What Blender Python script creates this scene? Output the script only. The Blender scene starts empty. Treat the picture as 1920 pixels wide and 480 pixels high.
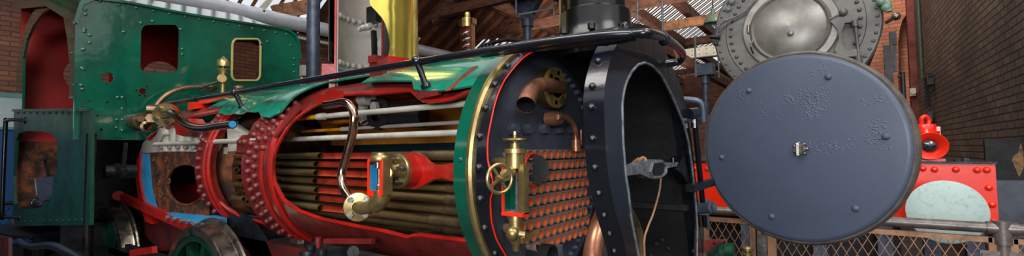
import bpy, math, random
from math import sin, cos, pi, radians, degrees, atan2, sqrt
from mathutils import Vector, Matrix
random.seed(7)
V = Vector
C = bpy.context.scene.collection
# ------------------------------------------------------------------ camera
FPX, YAW, PITCH, ROLL, H = 861.82, radians(35.3196), radians(2.7396), radians(-.6243), 2.0
CF = V((-sin(YAW)*cos(PITCH), cos(YAW)*cos(PITCH), sin(PITCH)))
R0 = V((cos(YAW), sin(YAW), 0)); U0 = R0.cross(CF)
CR = R0*cos(ROLL)+U0*sin(ROLL); CU = U0*cos(ROLL)-R0*sin(ROLL)
CAM = V((0, 0, H))
cd = bpy.data.cameras.new('camera'); co = bpy.data.objects.new('camera', cd); C.objects.link(co)
cd.sensor_fit = 'HORIZONTAL'; cd.sensor_width = 36; cd.lens = 36*FPX/1920; cd.clip_start = .02; cd.clip_end = 300
B = -CF
co.matrix_world = Matrix(((CR.x, CU.x, B.x, CAM.x), (CR.y, CU.y, B.y, CAM.y), (CR.z, CU.z, B.z, CAM.z), (0, 0, 0, 1)))
bpy.context.scene.camera = co
# ------------------------------------------------------------------ where a measured point of the place lies
def ray(u, v): return CF + CR*((u-960)/FPX) - CU*((v-240)/FPX)
def PX(u, v, x): d = ray(u, v); return CAM + d*(x/d.x)
def PY(u, v, y): d = ray(u, v); return CAM + d*(y/d.y)
def PZ(u, v, z): d = ray(u, v); return CAM + d*((z-H)/d.z)
def PP(u, v, p, n): d = ray(u, v); return CAM + d*((p-CAM).dot(n)/d.dot(n))
YA, ZA = 2.36, 1.895           # boiler centre line
def CY(u, v, r):               # boiler surface: (x, angle above the horizontal, near side)
    d = ray(u, v); yc, zc = YA, ZA-H
    a = d.y**2+d.z**2; b = -2*(d.y*yc+d.z*zc); c = yc*yc+zc*zc-r*r
    D = b*b-4*a*c
    if D < 0: D = 0
    t = (-b-sqrt(D))/(2*a); P = d*t
    return P.x, degrees(atan2(P.z-zc, -(P.y-yc)))
def BP(x, th, r): t = radians(th); return V((x, YA-r*cos(t), ZA+r*sin(t)))
def BN(th): t = radians(th); return V((0, -cos(t), sin(t)))
def lerpf(pts):
    pts = sorted(pts)
    def f(x):
        if x <= pts[0][0]: return pts[0][1]
        for (a, p), (b, q) in zip(pts, pts[1:]):
            if x <= b: return p+(q-p)*(x-a)/max(1e-9, b-a)
        return pts[-1][1]
    return f
# ------------------------------------------------------------------ mesh collector
def frame(n):
    n = n.normalized(); a = V((0, 0, 1)) if abs(n.z) < .9 else V((1, 0, 0))
    x = a.cross(n).normalized(); return x, n.cross(x), n
def wloc(p):
    o = V((0, 0, 0))
    while p is not None: o += p.location; p = p.parent
    return o
class MB:
    def __init__(s): s.v = []; s.f = []; s.dm = []
    def add(s, vs, fs):
        b = len(s.v); s.v += [V(p) for p in vs]; s.f += [tuple(b+i for i in f) for f in fs]; return s
    def box(s, a, b):
        x0, y0, z0 = map(min, a, b); x1, y1, z1 = map(max, a, b)
        return s.add([(x, y, z) for z in (z0, z1) for y in (y0, y1) for x in (x0, x1)],
                     [(0, 2, 3, 1), (4, 5, 7, 6), (0, 1, 5, 4), (2, 6, 7, 3), (0, 4, 6, 2), (1, 3, 7, 5)])
    def bar(s, p, q, w, h, up=V((0, 0, 1))):      # rectangular bar from p to q
        p, q = V(p), V(q); d = (q-p).normalized(); x = d.cross(up).normalized()*w/2; y = x.cross(d).normalized()*h/2
        return s.add([p-x-y, p+x-y, p+x+y, p-x+y, q-x-y, q+x-y, q+x+y, q-x+y],
                     [(0, 1, 2, 3), (7, 6, 5, 4), (0, 4, 5, 1), (1, 5, 6, 2), (2, 6, 7, 3), (3, 7, 4, 0)])
    def prism(s, pts, n, t):                       # planar outline given depth t along n
        n = V(n).normalized()*t; k = len(pts); pts = [V(p) for p in pts]
        return s.add(pts+[p+n for p in pts], [tuple(range(k-1, -1, -1)), tuple(range(k, 2*k))]+[(i, (i+1) % k, k+(i+1) % k, k+i) for i in range(k)])
    def holed(s, outer, inner, n, t):              # same-count outlines, plate with a hole
        n = V(n).normalized()*t; k = len(outer); o = [V(p) for p in outer]; i_ = [V(p) for p in inner]
        fs = []
        for a in range(k):
            b = (a+1) % k
            fs += [(a, b, k+b, k+a), (2*k+b, 2*k+a, 3*k+a, 3*k+b), (b, a, 2*k+a, 2*k+b), (k+a, k+b, 3*k+b, 3*k+a)]
        return s.add(o+i_+[p+n for p in o]+[p+n for p in i_], fs)
    def lathe(s, o, ax, prof, n=24, a0=0, a1=2*pi, xref=None):     # prof: (radius, distance along ax)
        o, ax = V(o), V(ax).normalized()
        if xref is None: x, y, _ = frame(ax)
        else: x = (V(xref)-ax*V(xref).dot(ax)).normalized(); y = ax.cross(x)
        full = abs(a1-a0-2*pi) < 1e-6; m = n if full else n+1; k = len(prof); vs = []
        for j in range(m):
            t = a0+(a1-a0)*j/n; e = x*cos(t)+y*sin(t)
            vs += [o+e*r+ax*h for r, h in prof]
        fs = []
        for j in range(n):
            p, q = j*k, ((j+1) % m)*k
            fs += [(p+i, q+i, q+i+1, p+i+1) for i in range(k-1)]
        return s.add(vs, fs)
    def cyl(s, p, q, r, r2=None, n=16, cap=True):
        p, q = V(p), V(q); L = (q-p).length; r2 = r if r2 is None else r2
        pr = [(r, 0), (r2, L)]
        if cap: pr = [(1e-5, 0)]+pr+[(1e-5, L)]
        return s.lathe(p, q-p, pr, n)
    def pipe(s, p, q, ro, ri, n=16):               # open tube with wall
        p, q = V(p), V(q); L = (q-p).length
        return s.lathe(p, q-p, [(ri, 0), (ro, 0), (ro, L), (ri, L), (ri, 0)], n)
    def tube(s, pts, r, n=10, cap=True, smooth=0, ri=None):
        pts = [V(p) for p in pts]
        if smooth: pts = spline(pts, smooth)
        rs = r if isinstance(r, (list, tuple)) else [r]*len(pts)
        if len(rs) != len(pts): rs = [rs[min(len(rs)-1, int(i*len(rs)/len(pts)))] for i in range(len(pts))]
        t0 = (pts[1]-pts[0]).normalized(); x, y, _ = frame(t0); vs = []; m = len(pts)
        for i, p in enumerate(pts):
            t = (pts[min(i+1, m-1)]-pts[max(i-1, 0)]).normalized()
            x = (x-t*x.dot(t)).normalized(); y = t.cross(x)
            vs += [p+(x*cos(2*pi*j/n)+y*sin(2*pi*j/n))*rs[i] for j in range(n)]
        fs = [(i*n+j, i*n+(j+1) % n, (i+1)*n+(j+1) % n, (i+1)*n+j) for i in range(m-1) for j in range(n)]
        if cap: fs += [tuple(range(n-1, -1, -1)), tuple(range((m-1)*n, m*n))]
        return s.add(vs, fs)
    def dome(s, p, n, r, h=None, k=8):
        s.dm.append((V(p), V(n).normalized(), r, r*.75 if h is None else h)); return s
    def ball(s, p, r, sc=(1, 1, 1), n=14, m=8):
        o = len(s.v); vs = []
        for i in range(m+1):
            a = pi*i/m
            for j in range(n): b = 2*pi*j/n; vs.append(V(p)+V((sin(a)*cos(b)*r*sc[0], sin(a)*sin(b)*r*sc[1], cos(a)*r*sc[2])))
        return s.add(vs, [(i*n+j, (i+1)*n+j, (i+1)*n+(j+1) % n, i*n+(j+1) % n) for i in range(m) for j in range(n)])
    def hexb(s, p, n, r, h):                       # hexagon bolt head
        x, y, z = frame(V(n)); return s.prism([V(p)+(x*cos(i*pi/3)+y*sin(i*pi/3))*r for i in range(6)], z, h)
    def torus(s, c, n, R, r, k=28, m=10, a0=0, a1=2*pi):
        x, y, z = frame(V(n)); full = abs(a1-a0-2*pi) < 1e-6
        pts = [V(c)+(x*cos(a0+(a1-a0)*i/k)+y*sin(a0+(a1-a0)*i/k))*R for i in range(k+(0 if full else 1))]
        vs = []; K = len(pts)
        for i, p in enumerate(pts):
            e = (p-V(c)).normalized(); vs += [p+(e*cos(2*pi*j/m)+z*sin(2*pi*j/m))*r for j in range(m)]
        return s.add(vs, [(i*m+j, i*m+(j+1) % m, ((i+1) % K)*m+(j+1) % m, ((i+1) % K)*m+j) for i in range(K if full else K-1) for j in range(m)])
    def build(s, name, mat, parent=None, sharp=35, flat=False):
        o = None
        if name in SPLIT: return s.pieces(SPLIT[name], mat, parent)
        if s.v: o = s.build1(name, mat, parent, sharp, flat)
        if s.dm:
            host = parent if (o is None or (parent is not None and parent.parent is not None)) else o
            nm = RIV.get(name, 'rivet'); me = dome_mesh(mat)
            o0 = wloc(host)
            for p, n, r, h in s.dm:
                d = bpy.data.objects.new(nm, me); C.objects.link(d); d.parent = host; d.location = p-o0
                d.rotation_euler = n.to_track_quat('Z', 'Y').to_euler(); d.scale = (r, r, h)
        return o
    def pieces(s, name, mat, parent):
        par = list(range(len(s.v)))
        def fd(a):
            while par[a] != a: par[a] = par[par[a]]; a = par[a]
            return a
        for f in s.f:
            for a in f[1:]: par[fd(a)] = fd(f[0])
        g = {}
        for f in s.f: g.setdefault(fd(f[0]), []).append(f)
        for k, fs in g.items():
            q = MB(); ids = sorted({i for f in fs for i in f}); mp = {i: j for j, i in enumerate(ids)}
            q.add([s.v[i] for i in ids], [tuple(mp[i] for i in f) for f in fs]); o = q.build1(name, mat, parent)
        return o
    def build1(s, name, mat, parent=None, sharp=35, flat=False):
        o0 = wloc(parent); me = bpy.data.meshes.new(name)
        me.from_pydata([tuple(p-o0) for p in s.v], [], s.f); me.validate()
        import bmesh
        bm = bmesh.new(); bm.from_mesh(me)
        bmesh.ops.remove_doubles(bm, verts=bm.verts, dist=2e-5); bmesh.ops.recalc_face_normals(bm, faces=bm.faces)
        bm.to_mesh(me); bm.free()
        if not flat:
            me.polygons.foreach_set('use_smooth', [True]*len(me.polygons)); me.set_sharp_from_angle(angle=radians(sharp))
        me.materials.append(mat); o = bpy.data.objects.new(name, me); C.objects.link(o); o.parent = parent; return o
SPLIT = {'flange_bolts': 'flange_bolt', 'flange_nuts': 'flange_nut', 'chimney_bolts': 'chimney_bolt', 'foundation_bolts': 'foundation_bolt', 'stay_nuts': 'stay_nut', 'bolt_holes': 'bolt_hole', 'axles': 'axle', 'rail_coupling': 'rail_coupling'}
RIV = {'rivet_rows': 'seam_rivet', 'rivet_row': 'ring_rivet', 'rivet_circle': 'flange_rivet', 'dome_rivets': 'dome_rivet', 'tubeplate_rivets': 'tubeplate_rivet', 'beam_rivets': 'beam_rivet'}
_dm = {}
def dome_mesh(mat):
    if mat.name not in _dm:
        q = MB(); q.lathe((0, 0, 0), (0, 0, 1), [(1, -.1), (.95, .3), (.74, .68), (.4, .93), (1e-5, 1)], 12)
        o = q.build1('rivet', mat, None, 60); me = o.data; bpy.data.objects.remove(o); _dm[mat.name] = me
    return _dm[mat.name]
def spline(P, k):
    out = []; n = len(P)
    for i in range(n-1):
        a, b, c, d = P[max(i-1, 0)], P[i], P[i+1], P[min(i+2, n-1)]
        for j in range(k):
            t = j/k; out.append(.5*((2*b)+(c-a)*t+(2*a-5*b+4*c-d)*t*t+(3*b-a-3*c+d)*t**3))
    return out+[P[-1]]
def thing(name, label, cat, loc=(0, 0, 0), group=None):
    o = bpy.data.objects.new(name, None); C.objects.link(o); o.location = loc; o.empty_display_size = .1
    o['label'] = label; o['category'] = cat
    if group: o['group'] = group
    return o
def tag(o, label, cat, group=None, kind=None):
    o['label'] = label; o['category'] = cat
    if group: o['group'] = group
    if kind: o['kind'] = kind
    return o
def struct(name, mb, mat, **k):
    o = mb.build(name, mat, None, **k); o['kind'] = 'structure'; return o
# ------------------------------------------------------------------ materials
def srgb(r, g, b):
    f = lambda c: (c/255/12.92) if c/255 <= .04045 else ((c/255+.055)/1.055)**2.4
    return (f(r), f(g), f(b), 1)
def mat(name, col, rough=.5, metal=0, var=.15, scale=6, bump=.0, bscale=40, col2=None, coat=0, spec=.5, thr=(.4, .65), stretch=None):
    m = bpy.data.materials.new(name); m.use_nodes = True; nt = m.node_tree; N = nt.nodes; L = nt.links
    b = N['Principled BSDF']; c = srgb(*col)
    tc = N.new('ShaderNodeTexCoord'); mp = N.new('ShaderNodeMapping'); L.new(tc.outputs['Object'], mp.inputs[0])
    if stretch: mp.inputs['Scale'].default_value = stretch
    no = N.new('ShaderNodeTexNoise'); no.inputs['Scale'].default_value = scale; no.inputs['Detail'].default_value = 6; no.inputs['Roughness'].default_value = .65
    L.new(mp.outputs[0], no.inputs['Vector'])
    cr = N.new('ShaderNodeValToRGB'); cr.color_ramp.elements[0].position = thr[0]; cr.color_ramp.elements[1].position = thr[1]
    c2 = srgb(*col2) if col2 else tuple(x*(1-var*2) for x in c[:3])+(1,)
    cr.color_ramp.elements[0].color = c; cr.color_ramp.elements[1].color = c2
    L.new(no.outputs['Fac'], cr.inputs[0]); L.new(cr.outputs[0], b.inputs['Base Color'])
    b.inputs['Metallic'].default_value = metal; b.inputs['Specular IOR Level'].default_value = spec
    mr = N.new('ShaderNodeMapRange'); mr.inputs['To Min'].default_value = max(.02, rough*.75); mr.inputs['To Max'].default_value = min(1, rough*1.35)
    L.new(no.outputs['Fac'], mr.inputs[0]); L.new(mr.outputs[0], b.inputs['Roughness'])
    if coat: b.inputs['Coat Weight'].default_value = coat; b.inputs['Coat Roughness'].default_value = .08
    if bump:
        n2 = N.new('ShaderNodeTexNoise'); n2.inputs['Scale'].default_value = bscale; n2.inputs['Detail'].default_value = 4
        L.new(mp.outputs[0], n2.inputs['Vector'])
        bp = N.new('ShaderNodeBump'); bp.inputs['Strength'].default_value = bump; bp.inputs['Distance'].default_value = .01
        L.new(n2.outputs['Fac'], bp.inputs['Height']); L.new(bp.outputs[0], b.inputs['Normal'])
        if coat: L.new(bp.outputs[0], b.inputs['Coat Normal'])
    return m
def brick(name, c1, c2, mortar, axis, s=1.0, rough=.85):
    m = bpy.data.materials.new(name); m.use_nodes = True; nt = m.node_tree; N = nt.nodes; L = nt.links; b = N['Principled BSDF']
    tc = N.new('ShaderNodeTexCoord'); sx = N.new('ShaderNodeSeparateXYZ'); cb = N.new('ShaderNodeCombineXYZ'); L.new(tc.outputs['Object'], sx.inputs[0])
    ad = N.new('ShaderNodeMath'); ad.operation = 'ADD'; L.new(sx.outputs['X'], ad.inputs[0]); L.new(sx.outputs['Y'], ad.inputs[1]); L.new(ad.outputs[0], cb.inputs[0]); L.new(sx.outputs['Z'], cb.inputs[1])
    nz = N.new('ShaderNodeTexNoise'); nz.inputs['Scale'].default_value = 9; L.new(cb.outputs[0], nz.inputs['Vector'])
    mx0 = N.new('ShaderNodeVectorMath'); mx0.operation = 'MULTIPLY_ADD'; mx0.inputs[1].default_value = (.02, .02, 0)
    L.new(nz.outputs['Color'], mx0.inputs[0]); L.new(cb.outputs[0], mx0.inputs[2])
    br = N.new('ShaderNodeTexBrick'); br.inputs['Scale'].default_value = 1; br.inputs['Brick Width'].default_value = .3*s; br.inputs['Row Height'].default_value = .1*s
    br.inputs['Mortar Size'].default_value = .011*s; br.inputs['Mortar Smooth'].default_value = .4; br.inputs['Bias'].default_value = -.1
    br.inputs['Color1'].default_value = srgb(*c1); br.inputs['Color2'].default_value = srgb(*c2); br.inputs['Mortar'].default_value = srgb(*mortar)
    L.new(mx0.outputs[0], br.inputs['Vector'])
    n2 = N.new('ShaderNodeTexNoise'); n2.inputs['Scale'].default_value = .8; n2.inputs['Detail'].default_value = 8; L.new(cb.outputs[0], n2.inputs['Vector'])
    mr = N.new('ShaderNodeMapRange'); mr.inputs['From Min'].default_value = .3; mr.inputs['From Max'].default_value = .7; mr.inputs['To Min'].default_value = .55; mr.inputs['To Max'].default_value = 1.25
    L.new(n2.outputs['Fac'], mr.inputs[0])
    mx = N.new('ShaderNodeMix'); mx.data_type = 'RGBA'; mx.blend_type = 'MULTIPLY'; mx.inputs['Factor'].default_value = 1
    L.new(br.outputs['Color'], mx.inputs['A']); L.new(mr.outputs[0], mx.inputs['B']); L.new(mx.outputs['Result'], b.inputs['Base Color'])
    b.inputs['Roughness'].default_value = rough
    bp = N.new('ShaderNodeBump'); bp.inputs['Strength'].default_value = .9; bp.inputs['Distance'].default_value = .02; bp.invert = True
    L.new(br.outputs['Fac'], bp.inputs['Height']); L.new(bp.outputs[0], b.inputs['Normal'])
    return m
M = {}
M['green'] = mat('green_paint', (4, 86, 66), .14, 0, .3, 1.3, .4, 3.2, coat=.8)
M['greenL'] = mat('light_green_paint', (22, 128, 104), .14, 0, .2, 3, .05, 12, coat=.6)
M['dgreen'] = mat('dark_green_paint', (8, 60, 42), .38, 0, .3, 3, .15, 18, spec=.3)
M['red'] = mat('red_paint', (172, 24, 16), .3, 0, .2, 5, .15, 30, coat=.3)
M['redP'] = mat('red_oxide_paint', (120, 34, 30), .36, 0, .3, 7, .2, 40, coat=.3)
M['redcab'] = mat('cab_red_paint', (158, 20, 10), .5, 0, .2, 2)
M['scarlet'] = mat('scarlet_paint', (242, 42, 10), .28, 0, .06, 3, .05, 20, coat=.4)
M['navy'] = mat('blue_black_paint', (18, 22, 31), .22, 0, .3, 4, .15, 12, coat=.5)
M['black'] = mat('black_paint', (12, 14, 18), .25, 0, .3, 4, .2, 9, coat=.15, spec=.4)
M['soot'] = mat('sooty_iron', (20, 21, 24), .65, .1, .4, 5, .4, 25)
M['plate'] = mat('slate_grey_paint', (74, 80, 94), .5, 0, .25, 3, .15, 30)
M['steel'] = mat('bare_steel', (150, 148, 140), .3, .9, .3, 8, .1, 60)
M['tyre'] = mat('polished_tyre_steel', (150, 140, 128), .25, .9, .4, 10, .1, 60)
M['iron'] = mat('grey_iron', (118, 124, 130), .5, .3, .3, 20, .4, 50)
M['brass'] = mat('brass', (190, 166, 112), .32, .85, .25, 9, .05, 30)
M['brassD'] = mat('dull_brass', (144, 124, 90), .38, .8, .35, 8, .08, 30)
M['brassP'] = mat('polished_brass', (246, 226, 110), .16, .9, .1, 2.5, .2, 4)
M['tube'] = mat('brass_tube', (170, 146, 98), .3, .8, .35, 5, .06, 20, stretch=(.4, 3, 3))
M['tubein'] = mat('rusty_tube_bore', (240, 122, 46), .6, 0, .3, 14, col2=(196, 60, 22))
M['tubeout'] = mat('grey_tube_end', (158, 132, 122), .5, .1, .3, 30)
M['copper'] = mat('copper', (186, 126, 98), .26, .6, .3, 6, .08, 20)
M['copperP'] = mat('polished_copper_pipe', (196, 158, 142), .14, 1, .2, 6, .05, 20)
M['white'] = mat('cream_white_paint', (188, 184, 172), .42, 0, .18, 6, .15, 30)
M['greyw'] = mat('pale_grey_paint', (160, 152, 144), .5, 0, .15, 5, .15, 20)
M['yellow'] = mat('yellow_paint', (236, 156, 16), .4, 0, .25, 8, col2=(190, 100, 10))
M['ochre'] = mat('ochre_scale', (214, 136, 40), .6, 0, .3, 5, .3, 14, col2=(150, 84, 24))
M['rust'] = mat('rusted_plate', (128, 66, 28), .7, .1, .3, 7, .5, 22, col2=(48, 28, 20), thr=(.35, .55))
M['blue'] = mat('light_blue_paint', (44, 142, 196), .45, 0, .1, 6, .1, 30)
M['dark'] = mat('dark_machinery', (34, 36, 42), .4, .3, .4, 8, .4, 25)
M['coal'] = mat('coal', (40, 38, 42), .3, 0, .4, 12, .6, 20)
M['timber'] = mat('stained_timber', (112, 70, 52), .7, 0, .35, 3, .3, 12, stretch=(1, 1, 4))
M['timberL'] = mat('light_timber', (176, 124, 88), .7, 0, .35, 3, .3, 12)
M['board'] = mat('roof_boarding', (140, 84, 50), .7, 0, .3, 2, col2=(96, 52, 30))
M['cream'] = mat('cream_girder', (206, 202, 186), .5, 0, .1, 4)
M['col'] = mat('blue_grey_column', (76, 88, 108), .35, .2, .3, 6, .25, 50)
M['silver'] = mat('silver_duct', (226, 232, 240), .25, .3, .1, 3)
M['loco2'] = mat('weathered_grey_iron', (104, 102, 98), .42, .25, .25, 3, .2, 30, col2=(82, 80, 78))
M['loco2L'] = mat('burnished_grey_iron', (136, 132, 126), .34, .4, .15, 4, .05, 30, col2=(112, 108, 104))
M['rail'] = mat('galvanised_rail', (126, 116, 112), .35, .5, .25, 12, .1, 40)
M['mesh'] = mat('copper_toned_mesh', (158, 116, 88), .45, .5, .25, 10)
M['buffer'] = mat('pale_blue_white_paint', (176, 196, 192), .4, 0, .06, 30, col2=(150, 168, 162), thr=(.5, .75), bump=.1)
M['stone'] = mat('grey_floor_stone', (70, 68, 66), .7, 0, .3, 2, .3, 10)
M['shade'] = mat('green_enamel', (120, 150, 130), .3, 0, .1, 6)
M['coach1'] = mat('pale_coach_paint', (168, 186, 186), .4, 0, .1, 2)
M['coach2'] = mat('teal_coach_paint', (90, 140, 140), .4, 0, .1, 2)
M['coach3'] = mat('blue_coach_paint', (16, 72, 128), .4, 0, .1, 2)
M['rimiron'] = mat('worn_rim_iron', (104, 96, 88), .45, .2, .3, 8, .2, 40)
M['bored'] = mat('red_opened_bore', (176, 52, 22), .55, 0, .3, 9, col2=(120, 24, 12))
M['deepred'] = mat('dark_red_paint', (84, 14, 12), .5, 0, .4, 5, .2, 20)  # darker red for frames and rear beam, mottled by noise
M['bronze'] = mat('dull_bronze', (134, 110, 84), .32, .75, .3, 8, .1, 30)
M['brassM'] = mat('matt_brass', (158, 134, 72), .42, .35, .25, 8, .1, 30)
M['olive'] = mat('pale_yellow_brass_frame', (176, 170, 104), .4, .3, .1, 8)
M['glass'] = bpy.data.materials.new('grimy_glass'); M['glass'].use_nodes = True
_b = M['glass'].node_tree.nodes['Principled BSDF']; _b.inputs['Base Color'].default_value = srgb(226, 214, 204); _b.inputs['Transmission Weight'].default_value = 1; _b.inputs['Roughness'].default_value = .03; _b.inputs['IOR'].default_value = 1.1
M['lens'] = mat('dark_lens', (50, 54, 66), .05, .2, .3, 30, coat=1)
M['brickL'] = brick('back_brick', (142, 92, 72), (112, 70, 56), (84, 70, 62), 'Y')
M['brickR'] = brick('brown_brick', (116, 94, 78), (90, 72, 62), (30, 26, 24), 'Y')
M['brickA'] = brick('orange_brick', (206, 134, 104), (186, 112, 84), (160, 120, 100), 'X')
# dark blue door paint: blistered patches
def blister():
    m = mat('blistered_blue_grey_paint', (72, 81, 100), .42, 0, .08, 2, 0)
    nt = m.node_tree; N = nt.nodes; L = nt.links; b = N['Principled BSDF']; tc = N.new('ShaderNodeTexCoord')
    vo = N.new('ShaderNodeTexVoronoi'); vo.inputs['Scale'].default_value = 75; L.new(tc.outputs['Object'], vo.inputs['Vector'])
    mr = N.new('ShaderNodeMapRange'); mr.inputs['From Min'].default_value = .0; mr.inputs['From Max'].default_value = .5; mr.inputs['To Min'].default_value = 1; mr.inputs['To Max'].default_value = 0
    L.new(vo.outputs['Distance'], mr.inputs[0])
    no = N.new('ShaderNodeTexNoise'); no.inputs['Scale'].default_value = 5; no.inputs['Detail'].default_value = 6; L.new(tc.outputs['Object'], no.inputs['Vector'])
    st = N.new('ShaderNodeMapRange'); st.inputs['From Min'].default_value = .56; st.inputs['From Max'].default_value = .64; L.new(no.outputs['Fac'], st.inputs[0])
    sx = N.new('ShaderNodeSeparateXYZ'); L.new(tc.outputs['Object'], sx.inputs[0])
    hz = N.new('ShaderNodeMapRange'); hz.inputs['From Min'].default_value = 1.93; hz.inputs['From Max'].default_value = 2.05; L.new(sx.outputs['Z'], hz.inputs[0])
    m1 = N.new('ShaderNodeMath'); m1.operation = 'MULTIPLY'; L.new(mr.outputs[0], m1.inputs[0]); L.new(st.outputs[0], m1.inputs[1])
    m2 = N.new('ShaderNodeMath'); m2.operation = 'MULTIPLY'; L.new(m1.outputs[0], m2.inputs[0]); L.new(hz.outputs[0], m2.inputs[1])
    n3 = N.new('ShaderNodeTexNoise'); n3.inputs['Scale'].default_value = 60; L.new(tc.outputs['Object'], n3.inputs['Vector'])
    m3 = N.new('ShaderNodeMath'); m3.operation = 'MULTIPLY_ADD'; m3.inputs[1].default_value = .12; L.new(n3.outputs['Fac'], m3.inputs[0]); L.new(m2.outputs[0], m3.inputs[2])
    bp = N.new('ShaderNodeBump'); bp.inputs['Strength'].default_value = .7; bp.inputs['Distance'].default_value = .006
    L.new(m3.outputs[0], bp.inputs['Height']); L.new(bp.outputs[0], b.inputs['Normal']); return m
M['door'] = blister()
# barrel lining: ochre above the old water line, dark teal below
def lining():
    m = mat('boiler_lining', (236, 156, 52), .6, 0, .3, 4, .3, 14, col2=(196, 112, 34))
    nt = m.node_tree; N = nt.nodes; L = nt.links; b = N['Principled BSDF']
    tc = N.new('ShaderNodeTexCoord'); sx = N.new('ShaderNodeSeparateXYZ'); L.new(tc.outputs['Object'], sx.inputs[0])
    gt = N.new('ShaderNodeMath'); gt.operation = 'GREATER_THAN'; gt.inputs[1].default_value = LINE_Z; L.new(sx.outputs['Z'], gt.inputs[0])
    old = b.inputs['Base Color'].links[0].from_socket
    mx = N.new('ShaderNodeMix'); mx.data_type = 'RGBA'; mx.inputs['A'].default_value = srgb(10, 40, 52); L.new(gt.outputs[0], mx.inputs['Factor']); L.new(old, mx.inputs['B']); L.new(mx.outputs['Result'], b.inputs['Base Color']); return m
LINE_Z = 2.07
M['lining'] = lining()
# ================================================================== THE SECTIONED LOCOMOTIVE
L0 = thing('steam_locomotive', 'green sectioned steam locomotive cut open to show brass boiler tubes', 'locomotive', (-4, 2.36, 0))
def LP(name, mb, m, parent=None, **k): return mb.build(name, M[m], parent or L0, **k)
def polar(poly, c, k=72):
    out = []; n = len(poly)
    for i in range(k):
        a = 2*pi*i/k; d = (cos(a), sin(a)); best = None
        for j in range(n):
            p, q = poly[j], poly[(j+1) % n]; px, py = p[0]-c[0], p[1]-c[1]; ex, ey = q[0]-p[0], q[1]-p[1]
            den = d[0]*ey-d[1]*ex
            if abs(den) < 1e-9: continue
            t = (px*ey-py*ex)/den; s_ = (px*d[1]-py*d[0])/den
            if t > 0 and -1e-6 <= s_ <= 1+1e-6 and (best is None or t > best): best = t
        out.append((c[0]+d[0]*best, c[1]+d[1]*best))
    return out
def smooth_poly(P, k=4):
    n = len(P); out = []
    for i in range(n):
        a, b, c, d = [V((*P[(i+j) % n], 0)) for j in (-1, 0, 1, 2)]
        for j in range(k):
            t = j/k; q = .5*((2*b)+(c-a)*t+(2*a-5*b+4*c-d)*t*t+(3*b-a-3*c+d)*t**3); out.append((q.x, q.y))
    return out
def shell(xs, ro, ri, ta, tb, n=44):
    """wall between radii ro and ri, kept from angle ta(x) round to tb(x)"""
    m = MB(); vs = []; K = len(xs)
    for x in xs:
        a, b = ta(x), tb(x)
        for r in (ro, ri): vs += [BP(x, a+(b-a)*j/n, r) for j in range(n+1)]
    W = 2*(n+1); fs = []
    for i in range(K-1):
        p, q = i*W, (i+1)*W
        for j in range(n):
            fs += [(p+j, q+j, q+j+1, p+j+1), (p+n+1+j+1, q+n+1+j+1, q+n+1+j, p+n+1+j)]
        fs += [(p, p+n+1, q+n+1, q), (p+n, q+n, q+2*n+1, p+2*n+1)]
    for p in (0, (K-1)*W): fs += [(p+j, p+j+1, p+n+1+j+1, p+n+1+j) for j in range(n)]
    return m.add(vs, fs)
def xr(a, b, s=.05):
    n = max(2, int(round(abs(b-a)/s))+1); return [a+(b-a)*i/(n-1) for i in range(n)]
# ---- barrel opening
RB, RI, RC = .66, .635, .711
def edge(pts, r=RB): return lerpf([CY(u, v, r) for u, v in pts])
main_t = lerpf([(-3.33, 3), (-3.30, 14), (-3.23, 30), (-3.1, 42), (-2.95, 52), (-2.6, 50), (-2.45, 48), (-2.11, 47), (-1.98, 40), (-1.9, 36), (-1.7, 36), (-1.56, 42), (-1.42, 46)])
main_b = lerpf([(-3.33, 1), (-3.31, -9), (-3.245, -21), (-3.1, -28), (-2.875, -32), (-2.54, -34), (-2.23, -35), (-2.05, -37), (-1.95, -34), (-1.74, -34), (-1.42, -33)])
xs = [-3.33, -3.325, -3.31, -3.3, -3.27, -3.245, -3.23, -3.2, -3.15, -3.1, -3.0]+xr(-2.9, -1.44, .06)
LP('boiler_barrel', shell(xs, RB, RI, main_t, lambda x: 360+main_b(x)), 'redP')
LP('boiler_lining', shell([-4.55, -3.4, -1.44], RI-.002, RI-.01, lambda x: 58, lambda x: 318), 'lining')
# bright red cut edge of the barrel
for f_, nm in ((main_t, 'cut_edge'), (main_b, 'cut_edge')):
    m = MB(); pts = [BP(x, f_(x), (RB+RI)/2+.004) for x in xs]; m.tube(pts, .0135, 6); LP(nm, m, 'red')
# ring plates between the two openings, with rivets
mid_t = lerpf([(-3.8, 30), (-3.74, 38), (-3.6, 44), (-3.5, 44), (-3.3, 44)])
m = shell([-3.76, -3.72, -3.6, -3.45, -3.34, -3.32], RB+.012, RI, lambda x: -60, lambda x: {-3.76: 30, -3.72: 38}.get(x, 46), 26)
LP('riveted_barrel_seam', m, 'redP')
m = MB(); m.tube([BP(-3.325, t, RB+.006) for t in range(-58, 34, 4)], .022, 8); LP('seam_flange', m, 'red')
m = MB(); m.tube([BP(-3.44, t, RB+.016) for t in range(-58, 12, 4)], .016, 8); LP('seam_flange', m, 'red')
m = MB()
for k, t in enumerate(range(-54, 47, 6)):
    for x in (-3.54, -3.64): m.dome(BP(x, t+(3 if x < -3.6 else 0), RB+.012), BN(t), .027, .03)
    if t > 8: m.dome(BP(-3.44, t, RB+.012), BN(t), .027, .03)
    if t > 16: m.dome(BP(-3.35, t+3, RB+.012), BN(t), .027, .03)
LP('rivet_rows', m, 'redP')
m = MB(); pts = [PY(487, 221, 1.86), PY(520, 224, 1.86), PY(527, 262, 1.86)]
m.prism([BP(-3.42, 20, RB+.014), BP(-3.30, 18, RB+.014), BP(-3.16, 38, RB+.014), BP(-3.42, 46, RB+.014)], BN(30), .014); LP('lap_plate', m, 'redP')
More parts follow.
